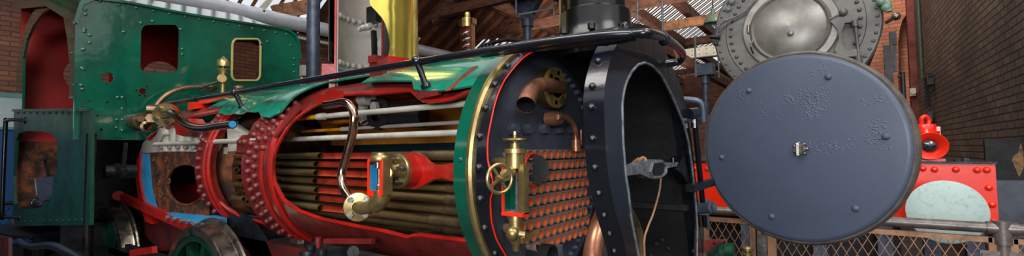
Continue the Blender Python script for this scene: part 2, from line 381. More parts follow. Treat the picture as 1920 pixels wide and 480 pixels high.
m = MB(); m.prism([BP(-3.7, 9, RB+.014), BP(-3.82, 9, RB+.014), BP(-3.86, 16, RB+.014), BP(-3.82, 21, RB+.014), BP(-3.7, 21, RB+.014)], BN(15), .014)
for x in (-3.8, -3.73): m.dome(BP(x, 16, RB+.026), BN(16), .026, .028)
LP('lap_plate', m, 'redP')
# second opening shell and firebox ring
t2 = lerpf([(-4.35, 41), (-4.2, 46), (-3.9, 44), (-3.76, 40)]); b2 = lerpf([(-4.4, -24), (-4.32, -33), (-4.15, -42), (-3.95, -44), (-3.76, -46)])
xs2 = xr(-4.36, -3.76, .06)
LP('boiler_barrel', shell(xs2, RB, RI, t2, lambda x: 360+b2(x)), 'redP')
m = MB(); m.tube([BP(x, b2(x), (RB+RI)/2+.004) for x in xs2], .0135, 6); LP('cut_edge', m, 'red')
LP('throat_ring', shell([-4.62, -4.5, -4.36], RB+.012, RI-.03, lambda x: -62, lambda x: 48, 30), 'redP')
m = MB(); m.tube([BP(-4.36, t, RB+.004) for t in range(-62, 50, 4)], .02, 8); LP('ring_flange', m, 'red')
m = MB(); m.tube([BP(-4.42, t, RB+.014) for t in range(-62, 50, 4)], .014, 8); LP('ring_flange', m, 'red')
m = MB()
for t in range(-58, 48, 7): m.dome(BP(-4.53, t, RB+.012), BN(t), .027, .032)
for t in (-26, -19): m.dome(BP(-4.58, t, RB+.012), BN(t), .025, .03)
LP('rivet_row', m, 'redP')
LP('boiler_barrel', shell([-4.62, -4.36], RB, RI, lambda x: 48, lambda x: 298, 30), 'redP')
LP('boiler_barrel', shell([-3.76, -3.32], RB, RI, lambda x: 46, lambda x: 300, 30), 'redP')
# brown packing ring round the tubes at the firebox end
m = MB(); m.lathe((-4.5, YA, ZA-.06), (1, 0, 0), [(.40, 0), (.40, .09), (.47, .12), (.56, .06), (.60, -.02)], 48); LP('firebox_tubeplate_flange', m, 'rust')
m = MB(); m.lathe((-4.52, YA, ZA-.06), (1, 0, 0), [(1e-4, 0), (.45, 0), (.45, .02), (1e-4, .02)], 48); LP('firebox_tubeplate', m, 'rust')
# ---- green cladding
cl_l = [(415, 216), (424, 203), (480, 214), (488, 211), (495, 222), (507, 222), (514, 216), (527, 211), (540, 200), (567, 178), (597, 163)]
cl_r = [(705, 151), (772, 151), (774, 160), (776, 167), (792, 170), (830, 169), (862, 164), (880, 161)]
def cladding(pts, x0, x1, folds):
    P = sorted(CY(u, v, RC) for u, v in pts); f_ = lerpf(P); xs = sorted(set([x0, x1]+[p[0] for p in P if x0 < p[0] < x1]+xr(x0, x1, .05)))
    m = MB(); n = 30; vs = []; K = len(xs)
    for x in xs:
        a, b = f_(x), 235
        for dr in (0, -.012):
            for j in range(n+1):
                s_ = j/n; th = a+(b-a)*s_**1.3; lift = folds*max(0, 1-(th-a)/22)**1.5
                vs.append(BP(x, th, RC+dr+lift*(.022+.012*sin(x*9+th*.12)+.008*sin(x*21))))
    W = 2*(n+1); fs = []
    for i in range(K-1):
        p, q = i*W, (i+1)*W
        for j in range(n): fs += [(p+j, q+j, q+j+1, p+j+1), (p+n+1+j+1, q+n+1+j+1, q+n+1+j, p+n+1+j)]
        fs += [(p, p+n+1, q+n+1, q)]
    for p in (0, (K-1)*W): fs += [(p+j, p+j+1, p+n+1+j+1, p+n+1+j) for j in range(n)]
    return m.add(vs, fs)
LP('cladding_sheet', cladding(cl_l, -4.75, -3.28, 1), 'greenL')
LP('cladding_sheet', cladding(cl_r, -2.62, -1.5, 0), 'greenL')
LP('cladding_sheet', shell([-3.28, -2.62], RC, RC-.012, lambda x: 68, lambda x: 235), 'greenL')
LP('cladding_sheet', shell([-5.95, -5.4, -4.75], RC, RC-.012, lambda x: 62, lambda x: 235), 'greenL')
LP('cladding_band', shell([-1.515, -1.43], RC+.004, RC-.02, lambda x: -70, lambda x: 250, 60), 'green')
m = MB(); m.dome(BP(-1.47, 5, RC+.004), BN(5), .012); LP('band_rivet', m, 'green')
m = MB(); m.prism([BP(-1.62, 52, RC+.003), BP(-1.58, 52, RC+.003), BP(-1.66, 36, RC+.003), BP(-1.70, 36, RC+.003)], BN(44), .004); LP('cladding_seam', m, 'redP')
m = MB(); m.lathe((-1.415, YA, ZA), (1, 0, 0), [(RC-.02, -.018), (RC+.01, -.018), (RC+.014, -.006), (RC+.014, .004), (RC+.004, .016), (RC-.03, .016)], 96); LP('brass_boiler_band', m, 'brass')
# red plates hanging under the cladding, by the dome
m = MB(); m.prism([PY(u, v, 1.80) for u, v in ((776, 172), (820, 170), (822, 178), (782, 186))], (0, 1, 0), .03); LP('cladding_bracket', m, 'redP')
# ---- front flange, tubeplate
RF = .70
redp = [(985, 102), (963, 124), (944, 149), (930, 180), (919, 224), (912, 262), (912, 298), (917, 322), (922, 340), (922, 358), (917, 374), (919, 414), (928, 449), (944, 477)]
rl = sorted((th, X_) for X_, th in (CY(u, v, RF) for u, v in redp))
rl = [(-120, rl[0][1])]+rl+[(100, rl[-1][1]), (240, rl[-1][1])]
xf = lerpf(rl)
m = MB(); vs = []; fs = []; n = 150
for i in range(n+1):
    th = -120+360*i/n; x1 = xf(th)
    for x, r in ((-1.412, RF), (x1, RF), (x1, RF-.022), (-1.412, RF-.022)): vs.append(BP(x, th, r))
for i in range(n): fs += [(4*i+j, 4*i+4+j, 4*i+4+(j+1) % 4, 4*i+(j+1) % 4) for j in range(4)]
m.add(vs, fs); fl = LP('smokebox_flange_ring', m, 'navy')
m = MB()
for i in range(30):
    t = -118+360/30*i
    if t < 100: m.dome(BP(-1.412+(min(xf(t), -1.27)+1.412)*.46, t, RF), BN(t), .02, .02)
LP('rivet_circle', m, 'navy', fl)
m = MB(); m.tube([BP(xf(t), t, RF-.008) for t in range(-100, 72, 3)], .005, 6); LP('red_cut_line', m, 'scarlet', fl)
m = MB(); m.lathe((-1.43, YA, ZA), (1, 0, 0), [(1e-4, 0), (.70, 0), (.70, .015), (1e-4, .015)], 72); LP('front_tubeplate', m, 'plate')
# ---- fire tubes
rowR = [2.712, 2.745, 2.712, 2.741, 2.707, 2.737, 2.705, 2.733, 2.70]
rowL = [1.96, 1.93, 1.93, 1.93, 1.93, 1.93, 1.95, 2.02, 2.11]
tr = .0262
proto = None; ntube = 0; near = []
for k in range(9):
    z = 1.973-.0621*k; n = int((rowR[k]-rowL[k])/.0715+.5)
    for j in range(n+1):
        y = rowR[k]-.0715*j
        if j < n:
            if proto is None:
                m = MB(); m.lathe((-4.5, y, z), (1, 0, 0), [(tr-.002, 0), (tr-.002, 3.096)], 16)
                proto = LP('fire_tube', m, 'tube', sharp=60); py, pz = y, z
                m = MB(); m.lathe((-1.405, y, z), (1, 0, 0), [(tr, 0), (tr+.0025, .062), (tr-.0035, .062)], 16); pe = LP('tube_end', m, 'tubeout', proto, sharp=60)
                m = MB(); m.lathe((-1.405, y, z), (1, 0, 0), [(tr-.0034, .0605), (tr-.0045, .022), (1e-4, .018)], 16); pb = LP('tube_bore', m, 'tubein', proto, sharp=60)
            else:
                c = proto.copy(); C.objects.link(c); c.location = (proto.location.x, y-py, z-pz)
                for ch in (pe, pb): d = ch.copy(); C.objects.link(d); d.parent = c
        else: near.append((k, y, z))
# nearest tube of each row, sectioned
cutA = [459, 459, 444, 461, 459, 444, 459, 474, 475]      # where the back length ends
cutB = [596, 589, 589, 587, 590, 592, 597, None, None]    # where the opened half begins
slv = [776, None, None, 842, 838, 831, 809, 815, 790]
for k, y, z in near:
    rr = .0245
    t = None
    xa = PY(cutA[k], 320, y).x
    m = MB(); m.pipe((-4.5, y, z), (xa, y, z), rr, rr-.006, 20); t = LP('fire_tube', m, 'tube', sharp=60)
    m = MB(); m.lathe((xa, y, z), (1, 0, 0), [(rr-.0055, -.001), (rr-.006, -.15), (1e-4, -.16)], 20); LP('tube_bore', m, 'tubein', t, sharp=60)
    x1 = -1.405; xs_ = -3.62
    if cutB[k]:
        xb = PY(cutB[k], 320, y).x; xc = PY(702, 320, y).x
        m = MB(); m.lathe((xs_, y, z), (1, 0, 0), [(rr, 0), (rr, xb+.03-xs_)], 20)
        # slanted mouth
        def half(r0, mat_, nm, par):
            m2 = MB(); vs = []; n = 16; X = [xb+.03+.0, xb+.06, xb+.1, xc]; A = [40, 75, 90, 90]
            X = [xb+.03, xb+.035, xb+.05, xb+.085, xc-.05, xc]; A = [5, 45, 75, 92, 92, 60]
            for x, a in zip(X, A):
                for j in range(n+1):
                    t_ = radians(a+(360-2*a)*j/n); vs.append((x, y-r0*cos(t_), z+r0*sin(t_)))
            return m2.add(vs, [(i*(n+1)+j, (i+1)*(n+1)+j, (i+1)*(n+1)+j+1, i*(n+1)+j+1) for i in range(len(X)-1) for j in range(n)])
        f1 = m.build('fire_tube', M['tube'], L0, sharp=60)
        LP('opened_half', half(rr, 0, 0, 0), 'tube', f1, sharp=60); LP('tube_bore', half(rr-.0035, 0, 0, 0), 'bored', f1, sharp=60)
        m = MB(); m.lathe((xc, y, z), (1, 0, 0), [(rr-.008, 0), (rr, 0), (rr, x1-xc)], 20); LP('fire_tube', m, 'tube', sharp=60)
    else:
        m = MB(); m.lathe((xs_, y, z), (1, 0, 0), [(rr, 0), (rr, x1-xs_)], 20); f1 = LP('fire_tube', m, 'tube', sharp=60)
    m = MB(); m.lathe((x1, y, z), (1, 0, 0), [(rr, 0), (tr+.002, .062), (tr-.004, .062)], 16); LP('tube_end', m, 'tubeout', f1)
    m = MB(); m.lathe((x1, y, z), (1, 0, 0), [(tr-.0038, .0605), (tr-.005, .022), (1e-4, .018)], 16); LP('tube_bore', m, 'tubein', f1)
    if slv[k]:
        x0 = PY(slv[k], 320, y).x; m = MB(); m.pipe((x0, y, z), (-1.43, y, z), rr+.005, rr-.002, 20); LP('brass_ferrule', m, 'brassD', f1, sharp=60)
for (y, z, x0) in ((2.20, 1.425, -3.6), (2.32, 1.37, -3.6)):
    m = MB(); m.cyl((x0, y, z), (-1.43, y, z), .032, n=20); LP('lower_boiler_tube', m, 'tube', sharp=60)
# ---- stay rods above the tubes
for (a, b, r, nm, m_) in (((605, 218), (870, 195), .0185, 'steam_space_stay', 'white'), ((540, 262.5), (858, 247.5), .0185, 'steam_space_stay', 'white'), ((650, 239), (858, 233), .013, 'steam_space_stay', 'greyw')):
    y = 1.93 if r > .015 else 2.1
    p, q = PY(*a, y), PY(*b, y); zz = (p.z+q.z)/2; p = V((p.x, y, zz)); q = V((-1.43, y, zz))
    m = MB(); m.cyl(p, q, r, n=18); s1 = LP(nm, m, m_, sharp=60)
    m = MB(); m.cyl(V((-3.62, y, zz)), p, r*.95, n=18); LP('yellow_stay_end', m, 'yellow', sharp=60)
    if r < .015 or a[0] == 605: m = MB(); m.cyl(p-V((.06, 0, 0)), p+V((.03, 0, 0)), r*1.35, n=14); LP('stay_coupling', m, 'white', s1)
for u, v, y in ((560, 200, 2.2), (560, 223, 2.2), (575, 233, 2.3)):
    p = PY(u, v, y); m = MB(); m.cyl((-3.6, y, p.z), (-2.7, y, p.z), .019, n=14); LP('yellow_stay_end', m, 'yellow', sharp=60)
# long white pipe seen through the rear openings
p = PY(290, 271, 1.74); q = PY(480, 262, 1.74); m = MB(); m.cyl((p.x, 1.74, (p.z+q.z)/2), (-3.55, 1.74, (p.z+q.z)/2), .02, n=16); LP('white_stay_pipe', m, 'white', sharp=60)
# regulator casting in the steam space
m = MB(); c_ = PY(724, 210, 2.15); m.torus(c_+V((-.12, -.02, .0)), (0, 1, .1), .12, .035, 24, 10, -.6, 3.4); m.cyl(c_+V((-.16, 0, .14)), c_+V((-.16, 0, -.02)), .035)
m.cyl(c_+V((-.2, -.06, .1)), c_+V((-.1, -.06, .1)), .05); m.hexb(c_+V((.02, -.1, .03)), (0, -1, 0), .035, .03); LP('regulator_elbow', m, 'greyw')
m = MB(); m.cyl(c_+V((0, 0, -.02)), c_+V((.28, .1, -.03)), .09, n=20); LP('main_steam_pipe', m, 'soot')
m = MB(); m.lathe(c_+V((-.02, -.02, -.01)), (0, -1, 0), [(.045, 0), (.12, 0), (.12, .04), (.06, .05)], 24); LP('steam_pipe_flange', m, 'soot')
# ---- dome
DX = -3.03; DA = radians(0)
vd = (V((DX, YA, 0))-V((0, 0, 0))).normalized(); tocam = -V((vd.x, vd.y, 0)).normalized(); left = V((tocam.y, -tocam.x, 0))
xr_ = tocam   # zero azimuth looks at the camera; +z axis: positive angle turns to the right-hand side of the photo
def aim(): 
    return 1 if V((0, 0, 1)).cross(tocam).dot(CR) > 0 else -1
sg = aim()
a0, a1 = (radians(8), radians(266))
if sg < 0: a0, a1 = -a1, -a0
bp_ = [(.35, .50), (.365, .56), (.362, .62), (.35, .70), (.35, 1.45), (.32, 1.6), (.2, 1.72), (.001, 1.76)]
prof = [(r, h+2.0) for r, h in bp_]
mm = MB()
# wavy left edge of the brass casing
n = 72; vs = []
for off in (0, -.01):
    for j in range(n+1):
        for r, h in prof:
            wav = .10*sin((h-2.4)*5.2)+.06*sin(h*11) if True else 0
            s_ = j/n; a = a0+(a1-a0)*s_
            e = (1-s_) if sg > 0 else s_
            a += sg*wav*max(0, 1-(1-e)*6) if False else (wav*sg*max(0, 1-s_*8) if sg > 0 else wav*sg*max(0, 1-(1-s_)*8))
            d = tocam*cos(a)+V((0, 0, 1)).cross(tocam)*sin(a); vs.append(V((DX, YA, h))+d*(max(r+off, .0005)))
k = len(prof); W = (n+1)*k; fs = []
for j in range(n):
    for i in range(k-1):
        p = j*k+i; fs += [(p, p+k, p+k+1, p+1), (W+p+1, W+p+k+1, W+p+k, W+p)]
for j in (0, n): fs += [(j*k+i, j*k+i+1, W+j*k+i+1, W+j*k+i) for i in range(k-1)]
# the profile needs more rows for the wave
def dome_cover():
    rows = []; 
    for (r0, h0), (r1, h1) in zip(bp_, bp_[1:]):
        q = max(1, int((h1-h0)/.04)); rows += [(r0+(r1-r0)*i/q, h0+(h1-h0)*i/q+2.0) for i in range(q)]
    rows.append((bp_[-1][0], bp_[-1][1]+2)); k = len(rows); vs = []; fs = []
    for off in (0, -.012):
        for j in range(n+1):
            s_ = j/n
            for r, h in rows:
                A = 12+7*sin((h-2.62)*9)*(1 if h < 3.0 else .5)-(14 if h > 2.98 else 0)*min(1, (h-2.98)/.1 if h > 2.98 else 0)
                a = radians(A)+(radians(232)-radians(A))*s_; a *= sg
                d = tocam*cos(a)+V((0, 0, 1)).cross(tocam)*sin(a); vs.append(V((DX, YA, h))+d*max(r+off, .0005))
    W = (n+1)*k
    for j in range(n):
        for i in range(k-1):
            p = j*k+i; fs += [(p, p+k, p+k+1, p+1), (W+p+1, W+p+k+1, W+p+k, W+p)]
    for j in (0, n): fs += [(j*k+i, j*k+i+1, W+j*k+i+1, W+j*k+i) for i in range(k-1)]
    return MB().add(vs, fs)
LP('dome_cover', dome_cover(), 'brassP', sharp=50)
Zv = V((0, 0, 1)); Tn = Zv.cross(tocam)*sg
def DP(a, r, z): a = radians(a); return V((DX, YA, z))+(tocam*cos(a)+Tn*sin(a))*r     # azimuth 0 = towards the camera, + = right
def darc(r, z0, z1, a, b, n=40, t=.012):
    vs = []; 
    for rr in (r, r-t):
        for j in range(n+1):
            q = a+(b-a)*j/n; vs += [DP(q, rr, z0), DP(q, rr, z1)]
    W = 2*(n+1); fs = []
    for j in range(n): p = 2*j; fs += [(p, p+2, p+3, p+1), (W+p+1, W+p+3, W+p+2, W+p), (p, W+p, W+p+2, p+2), (p+1, p+3, W+p+3, W+p+1)]
    for p in (0, 2*n): fs.append((p, p+1, W+p+1, W+p))
    return MB().add(vs, fs)
LP('inner_dome', darc(.285, 2.50, 3.7, 14, 264, 48, .01), 'greyw')
LP('inner_dome_wall', darc(.302, 2.62, 3.7, 12, 266, 48, .016), 'red')
LP('dome_lagging', darc(.345, 2.72, 3.7, 12, 268, 48, .006), 'black')
LP('dome_cut_edge', darc(.302, 2.5, 3.7, 12, 16, 3, .045), 'redP')
LP('dome_base_flange', darc(.40, 2.60, 2.70, 14, 262, 48, .11), 'red')
LP('dome_base_flange', darc(.345, 2.44, 2.60, 14, 262, 48, .05), 'red')
LP('dome_seam', darc(.276, 2.655, 2.66, 18, 262, 48, .004), 'black')
m = MB()
for a in range(100, 262, 13):
    for z in (2.72, 3.10):
        p = DP(a, .274, z); m.dome(p, V((DX, YA, z))-p, .026, .022)
for z in (2.90, 2.97): p = DP(178, .274, z); m.dome(p, V((DX, YA, z))-p, .024, .02)
LP('dome_rivets', m, 'greyw')
p = PY(649, 180, 2.33); q = PY(649, 78, 2.33); m = MB(); m.cyl((p.x, 2.33, p.z), (p.x, 2.33, q.z), .021, n=16); m.cyl((p.x, 2.33, p.z-.03), (p.x, 2.33, p.z+.06), .028, n=16); LP('standing_steam_pipe', m, 'white')
c_ = PY(683, 52, 2.3); m = MB(); m.ball(c_, .035, (1.2, 1, .7)); m.cyl(c_+V((-.06, 0, -.005)), c_+V((.08, 0, .01)), .02); m.ball(c_+V((.05, 0, .0)), .034, (1, 1, .8)); LP('regulator_valve_fitting', m, 'white')
m = MB(); m.box(c_+V((0, .02, .04)), c_+V((.12, .08, .17))); m.bar(c_+V((.08, .03, -.03)), c_+V((.1, .03, -.35)), .035, .03); LP('regulator_slide', m, 'dark')
# red stepped casting right of the dome opening
m = MB(); m.box(PY(690, 118, 2.0), PY(716, 105, 2.06)); m.prism([PY(u, v, 2.02) for u, v in ((692, 112), (712, 112), (716, 140), (745, 143), (770, 152), (700, 165), (694, 150))], (0, 1, 0), .05); LP('dome_seat_casting', m, 'redP')
m = MB(); m.prism([PY(u, v, 1.86) for u, v in ((587, 184), (597, 176), (607, 177), (612, 171), (625, 168), (626, 186), (613, 190), (604, 195), (594, 196))], (0, 1, 0), .08); LP('dome_seat_section', m, 'red')
# ---- safety valve
sv = PY(877, 98, YA); sx = sv.x
m = MB(); m.lathe((sx, YA, PY(877, 127, YA).z), (0, 0, 1), [(.001, -.2), (.13, -.2), (.13, 0), (.13, .015), (.105, .02), (.105, .045), (.115, .05), (.115, .065), (.001, .065)], 32); LP('safety_valve_base', m, 'scarlet')
zt = PY(877, 40, YA).z; zb = sv.z
va = 0
m = MB()
def svarc(prof, a, b, nn=24): return MB().lathe((sx, YA, 0), Zv, prof, nn, radians(a), radians(b), xref=tocam*1)
a_, b_ = (20, 250) if sg > 0 else (-250, -20)
s0 = svarc([(.042, zb-.2), (.05, zb-.2), (.05, zt-.03), (.062, zt-.025), (.062, zt+.012), (.05, zt+.016), (.03, zt+.018)], a_, b_); sv1 = LP('safety_valve_body', s0, 'brass')
s0 = svarc([(.044, zb-.2), (.040, zb-.2), (.040, zt+.0), (.045, zt+.0)], a_-8, b_+8); LP('valve_section_face', s0, 'redP', sv1)
m = MB(); m.lathe((sx, YA, 0), Zv, [(.001, zt-.04), (.036, zt-.04), (.038, zt-.01), (.04, zt+.02), (.024, zt+.026), (.018, zt+.03), (.018, zt+.055), (.012, zt+.064), (.001, zt+.065)], 20); LP('valve_cap', m, 'brass', sv1)
m = MB(); pts = [V((sx+.03*cos(t_), YA+.03*sin(t_), zb-.12+(zt-zb+.06)*i/90)) for i, t_ in [(i, i*2*pi/14) for i in range(91)]]; m.tube(pts, .008, 8); LP('valve_spring', m, 'steel', sv1)
# ---- handrail with pillars
ry, rz = 1.8, 2.505
m = MB(); pts = [V((-5.9, 1.72, 2.45)), V((-5.75, 1.78, 2.50)), V((-5.5, 1.8, 2.513)), V((-4, 1.8, 2.508)), V((-2.5, 1.8, 2.505)), V((-1.3, 1.8, 2.498)), V((-.86, 1.8, 2.485)), PX(1185, 64, -.68), PX(1215, 63, -.62), PX(1242, 70, -.62), PX(1265, 84, -.64), PX(1279, 100, -.67), PX(1276, 113, -.70), PX(1262, 118, -.74), PX(1240, 121, -.79)]
m.tube(pts, [.021]*15, 12, smooth=6); hr = LP('handrail', m, 'navy', sharp=60)
m = MB(); q = PX(1243, 71, -.62); m.cyl(q+V((-.0, -.022, .003)), q+V((0, .022, -.006)), .029); m.cyl(V((-4.9, 1.8, 2.511)), V((-4.96, 1.8, 2.511)), .026); LP('rail_coupling', m, 'navy', hr)
for (u, v) in ((800, 165), (455, 203), (322, 212)):
    X_, th = CY(u, v, RC); b0 = BP(X_, th, RC); tpt = V((X_-.06 if u > 400 else X_-.12, ry, rz+.004))
    m = MB(); m.cyl(b0, b0+(tpt-b0)*.12, .03); m.cyl(b0+(tpt-b0)*.1, tpt, .017, .02); m.ball(tpt, .034); p1 = LP('handrail_pillar', m, 'navy'); 
# long thick running tube in front of the chimney
m = MB(); m.tube([PY(905, 99, 1.83), PY(960, 92, 1.83), PY(1050, 82, 1.83), PY(1130, 75, 1.83), PY(1190, 66, 1.83)], .026, 12, smooth=3); LP('chimney_base_strip', m, 'black', sharp=60)
# ---- smokebox
ringp = [(1.727, .169), (1.733, .239), (1.76, .303), (1.807, .38), (1.874, .453), (1.97, .53), (2.12, .6), (2.3, .625), (2.5, .58), (2.709, .462), (2.87, .37), (2.975, .25), (3.06, .08), (3.12, -.1), (3.187, -.304), (3.24, -.5), (3.32, -.74), (3.34, -.95), (2.12, -.95), (2.04, -.66), (1.917, -.419), (1.842, -.295), (1.793, -.208), (1.755, -.11), (1.735, 0)]
openp = [(1.919, .191), (1.94, .25), (1.975, .3), (2.044, .355), (2.13, .40), (2.228, .425), (2.34, .426), (2.486, .396), (2.624, .328), (2.763, .244), (2.9, .15), (3.0, .04), (3.07, -.12), (3.125, -.3), (3.16, -.5), (3.12, -.7), (2.8, -.82), (2.4, -.82), (2.16, -.68), (2.047, -.427), (1.995, -.308), (1.97, -.194), (1.943, -.12), (1.92, .03)]
cc = (2.45, -.15); RG = [(y, z+2) for y, z in polar(ringp, cc, 120)]; OG = [(y, z+2) for y, z in polar(openp, cc, 120)]
def sc(P, k, c=(2.45, 1.85)): return [(c[0]+(y-c[0])*k, c[1]+(z-c[1])*k) for y, z in P]
m = MB(); m.holed([(-.785, y, z) for y, z in RG], [(-.785, y, z) for y, z in OG], (1, 0, 0), .018); LP('smokebox_front_plate', m, 'navy', sharp=30)
m = MB(); m.holed([(-.86, y, z) for y, z in sc(RG, 1.0)], [(-.86, y, z) for y, z in sc(RG, .97)], (1, 0, 0), .075); fr = LP('smokebox_front_ring', m, 'navy', sharp=30)
m = MB()
for i in range(0, 1): pass
acc = 0; last = None; N_ = len(RG)
for i in range(N_):
    y, z = RG[i]; y2, z2 = RG[(i+1) % N_]; seg = math.hypot(y2-y, z2-z); acc += seg
    if acc > .088:
        acc = 0; nrm = V((0, z2-z, -(y2-y))).normalized()
        if nrm.dot(V((0, y-cc[0], z-1.85))) < 0: nrm = -nrm
        m.dome((-.822, y, z), nrm, .0165, .018)
LP('rivet_row', m, 'navy', fr)
m = MB(); m.tube([(-.767, y, z) for y, z in OG]+[(-.767, *OG[0])], .007, 6, cap=False); LP('door_opening_lip', m, 'iron', fr)
# wrapper: kept from the crown round the far side, open towards the visitor
keep = [p for p in RG]
st = max(range(N_), key=lambda i: -abs(RG[i][0]-2.02)+(0 if RG[i][1] > 2.3 else -9))
seq = [RG[(st-k) % N_] for k in range(N_)]
end = next(i for i, p in enumerate(seq) if p[1] < 1.1 and p[0] < 2.4)
seq = seq[:end]; seqi = sc(seq, .965)
m = MB(); k = len(seq); vs = [(-1.385, y, z) for y, z in seq]+[(-.86, y, z) for y, z in seq]+[(-1.385, y, z) for y, z in seqi]+[(-.86, y, z) for y, z in seqi]; fs = []
for i in range(k-1): fs += [(i, i+1, k+i+1, k+i), (2*k+i+1, 2*k+i, 3*k+i, 3*k+i+1), (i+1, i, 2*k+i, 2*k+i+1), (k+i, k+i+1, 3*k+i+1, 3*k+i)]
fs += [(0, k, 3*k, 2*k), (k-1, 3*k-1, 4*k-1, 2*k-1)]
m.add(vs, fs); LP('smokebox_wrapper', m, 'soot')
m = MB(); m.box((-1.38, 3.05, 1.60), (-.80, 3.1, 1.635)); m.box((-1.38, 2.1, 1.12), (-.80, 3.3, 1.15))
for i in range(14): m.dome((-1.30+.04*i, 3.1-.0*i, 1.3+.09*sin(i)), (0, -1, 0), .016)
LP('smokebox_liner', m, 'soot')
# rivets round the far side of the tubeplate
m = MB()
for i in range(26):
    t = radians(-78+i*6.2); m.dome((-1.415, YA+.61*cos(t), ZA+.61*sin(t)), (1, 0, 0), .021, .03)
LP('tubeplate_rivets', m, 'plate')
# ---- chimney
cx = -1.09
zc0 = 2.615
m = MB(); m.lathe((cx, YA, 0), Zv, [(.19, zc0-.1), (.235, zc0-.03), (.208, zc0+.02), (.2, zc0+.06), (.196, zc0+.14), (.172, zc0+.155), (.168, zc0+.3), (.168, zc0+1.1), (.19, zc0+1.15), (.15, zc0+1.15), (.15, zc0+.1)], 48); ch = LP('chimney', m, 'black', sharp=40)
m = MB()
for a in range(0, 360, 40): t = radians(a+10); m.hexb((cx+.235*cos(t), YA+.235*sin(t), zc0+.0), Zv, .02, .03)
LP('chimney_bolts', m, 'black', ch)
e = DPc = None
dl = -CR; dl = V((dl.x, dl.y, 0)).normalized()
m = MB(); p = V((cx, YA, 0))+dl*.19; m.bar(p+V((0, 0, zc0)), p+V((0, 0, zc0+1.1)), .012, .03, V((0, 1, 0))); LP('chimney_section_strip', m, 'brassD', ch)
# ---- copper elbow on the tubeplate
c_ = PX(1037, 165, -1.36); ax = V((1, 0, 0))
m = MB(); m.lathe(c_, ax, [(.001, 0), (.115, 0), (.122, .008), (.122, .022), (.118, .028), (.06, .028)], 36)
el = LP('elbow_flange', m, 'brassM')
m = MB(); m.lathe(c_-ax*.05, ax, [(.001, 0), (.12, 0), (.12, .05), (.001, .05)], 36); LP('pipe_flange', m, 'brassD', el)
m = MB()
for a in range(0, 360, 60):
    t = radians(a+20); m.cyl(c_+V((.026, .09*cos(t), .09*sin(t))), c_+V((.031, .09*cos(t), .09*sin(t))), .014)
LP('bolt_holes', m, 'black', el)
m = MB(); t = radians(-60); m.hexb(c_+V((.028, .088*cos(t), .088*sin(t))), ax, .02, .025); LP('flange_nut', m, 'brassD', el)
P_ = [c_+ax*.02, c_+V((.05, 0, .0)), PX(1024, 159, -1.275), PX(1006, 163, -1.25), PX(993, 176, -1.23), PX(986, 197, -1.20)]
m = MB(); m.tube(P_, [.034+.012*i/30 for i in range(31)], 22, cap=False, smooth=6); LP('copper_elbow', m, 'copper', el, sharp=60)
m = MB(); m.tube(P_, [.030+.012*i/30 for i in range(31)], 22, cap=False, smooth=6); LP('elbow_bore', m, 'soot', el, sharp=60)
# small bent pipe
c2 = PX(1026, 223, -1.38); m = MB(); m.cyl(c2, c2+ax*.07, .042, n=20); m.cyl(c2+ax*.07, c2+ax*.09, .034, n=20); pu = LP('pipe_union', m, 'copper')
m = MB(); e2 = PX(1080, 262, -1.3); m.tube([c2+ax*.08, PX(1045, 219, -1.29), PX(1062, 220, -1.29), PX(1074, 232, -1.3), PX(1079, 248, -1.3), e2], .017, 12, smooth=5); m.cyl(e2, e2+V((0, 0, -.07)), .03); m.cyl(e2+V((.02, .03, .06)), e2+V((.02, .03, -.03)), .008); LP('blower_pipe', m, 'copper', pu, sharp=60)
for u in (958, 985, 1015, 1043, 1068):
    p = PX(u, 242, -1.412); m = MB(); m.lathe(p, ax, [(.001, 0), (.034, 0), (.034, .012), (.001, .012)], 16); m.hexb(p+ax*.012, ax, .029, .03); LP('stay_nut', m, 'plate')
# ---- sectioned test valve on the tubeplate
vx = -1.22
def VP_(u, v, x=None): return PX(u, v, vx if x is None else x)
c0 = VP_(966, 300); 
m = MB(); top = VP_(966, 283); bot = VP_(966, 400)
m.cyl(VP_(1000, 318, -1.37), VP_(1000, 318, -1.34), .085, n=32); gl = LP('gauge_backplate', m, 'soot')
m = MB(); m.torus(VP_(1000, 318, -1.338), ax, .086, .006, 40, 6); LP('red_cut_line', m, 'scarlet', gl)
bw = .042
bx0 = V((vx, c0.y, 0)); zt_, zb_ = top.z, bot.z
m = MB(); m.lathe((vx, c0.y, 0), Zv, [(.001, zt_+.035), (.022, zt_+.035), (.024, zt_+.012), (.05, zt_+.01), (.052, zt_-.01), (.044, zt_-.012), (.044, zt_-.075), (.044, zt_-.08), (.001, zt_-.08)], 24)
m.cyl((vx-.14, c0.y+.03, zt_-.06), (vx, c0.y, zt_-.06), .03)
gv = LP('gauge_cock_body', m, 'brass')
m = MB(); w_ = V((0, 1, 0)); 
# long sectioned case: green lining, red rim, brass right-hand wall
cy_ = c0.y
m.box((vx+.028, cy_-.02, zb_), (vx+.06, cy_+.02, zt_-.06)); LP('case_wall', m, 'brass', gv)
m = MB(); m.box((vx-.05, cy_+.02, zb_), (vx+.03, cy_+.035, zt_-.075)); m.box((vx-.052, cy_-.02, zb_), (vx-.046, cy_+.03, zt_-.075)); LP('green_case_lining', m, 'green', gv)
m = MB(); m.box((vx-.058, cy_-.03, zb_-.002), (vx-.050, cy_-.02, zt_-.075)); m.box((vx-.058, cy_-.034, zb_-.010), (vx+.06, cy_+.02, zb_+.006)); LP('red_cut_line', m, 'scarlet', gv)
m = MB(); m.cyl((vx+.008, cy_+.0, zb_), (vx+.008, cy_+.0, zt_-.1), .009); LP('gauge_glass_rod', m, 'iron', gv)
m = MB(); m.lathe((vx, c0.y, 0), Zv, [(.001, zb_-.004), (.03, zb_-.004), (.034, zb_-.03), (.03, zb_-.06), (.034, zb_-.075), (.04, zb_-.1), (.034, zb_-.125), (.02, zb_-.145), (.018, zb_-.17), (.001, zb_-.17)], 20)
q = VP_(962, 438); m.ball(q, .035); LP('drain_cock_body', m, 'brass', gv)
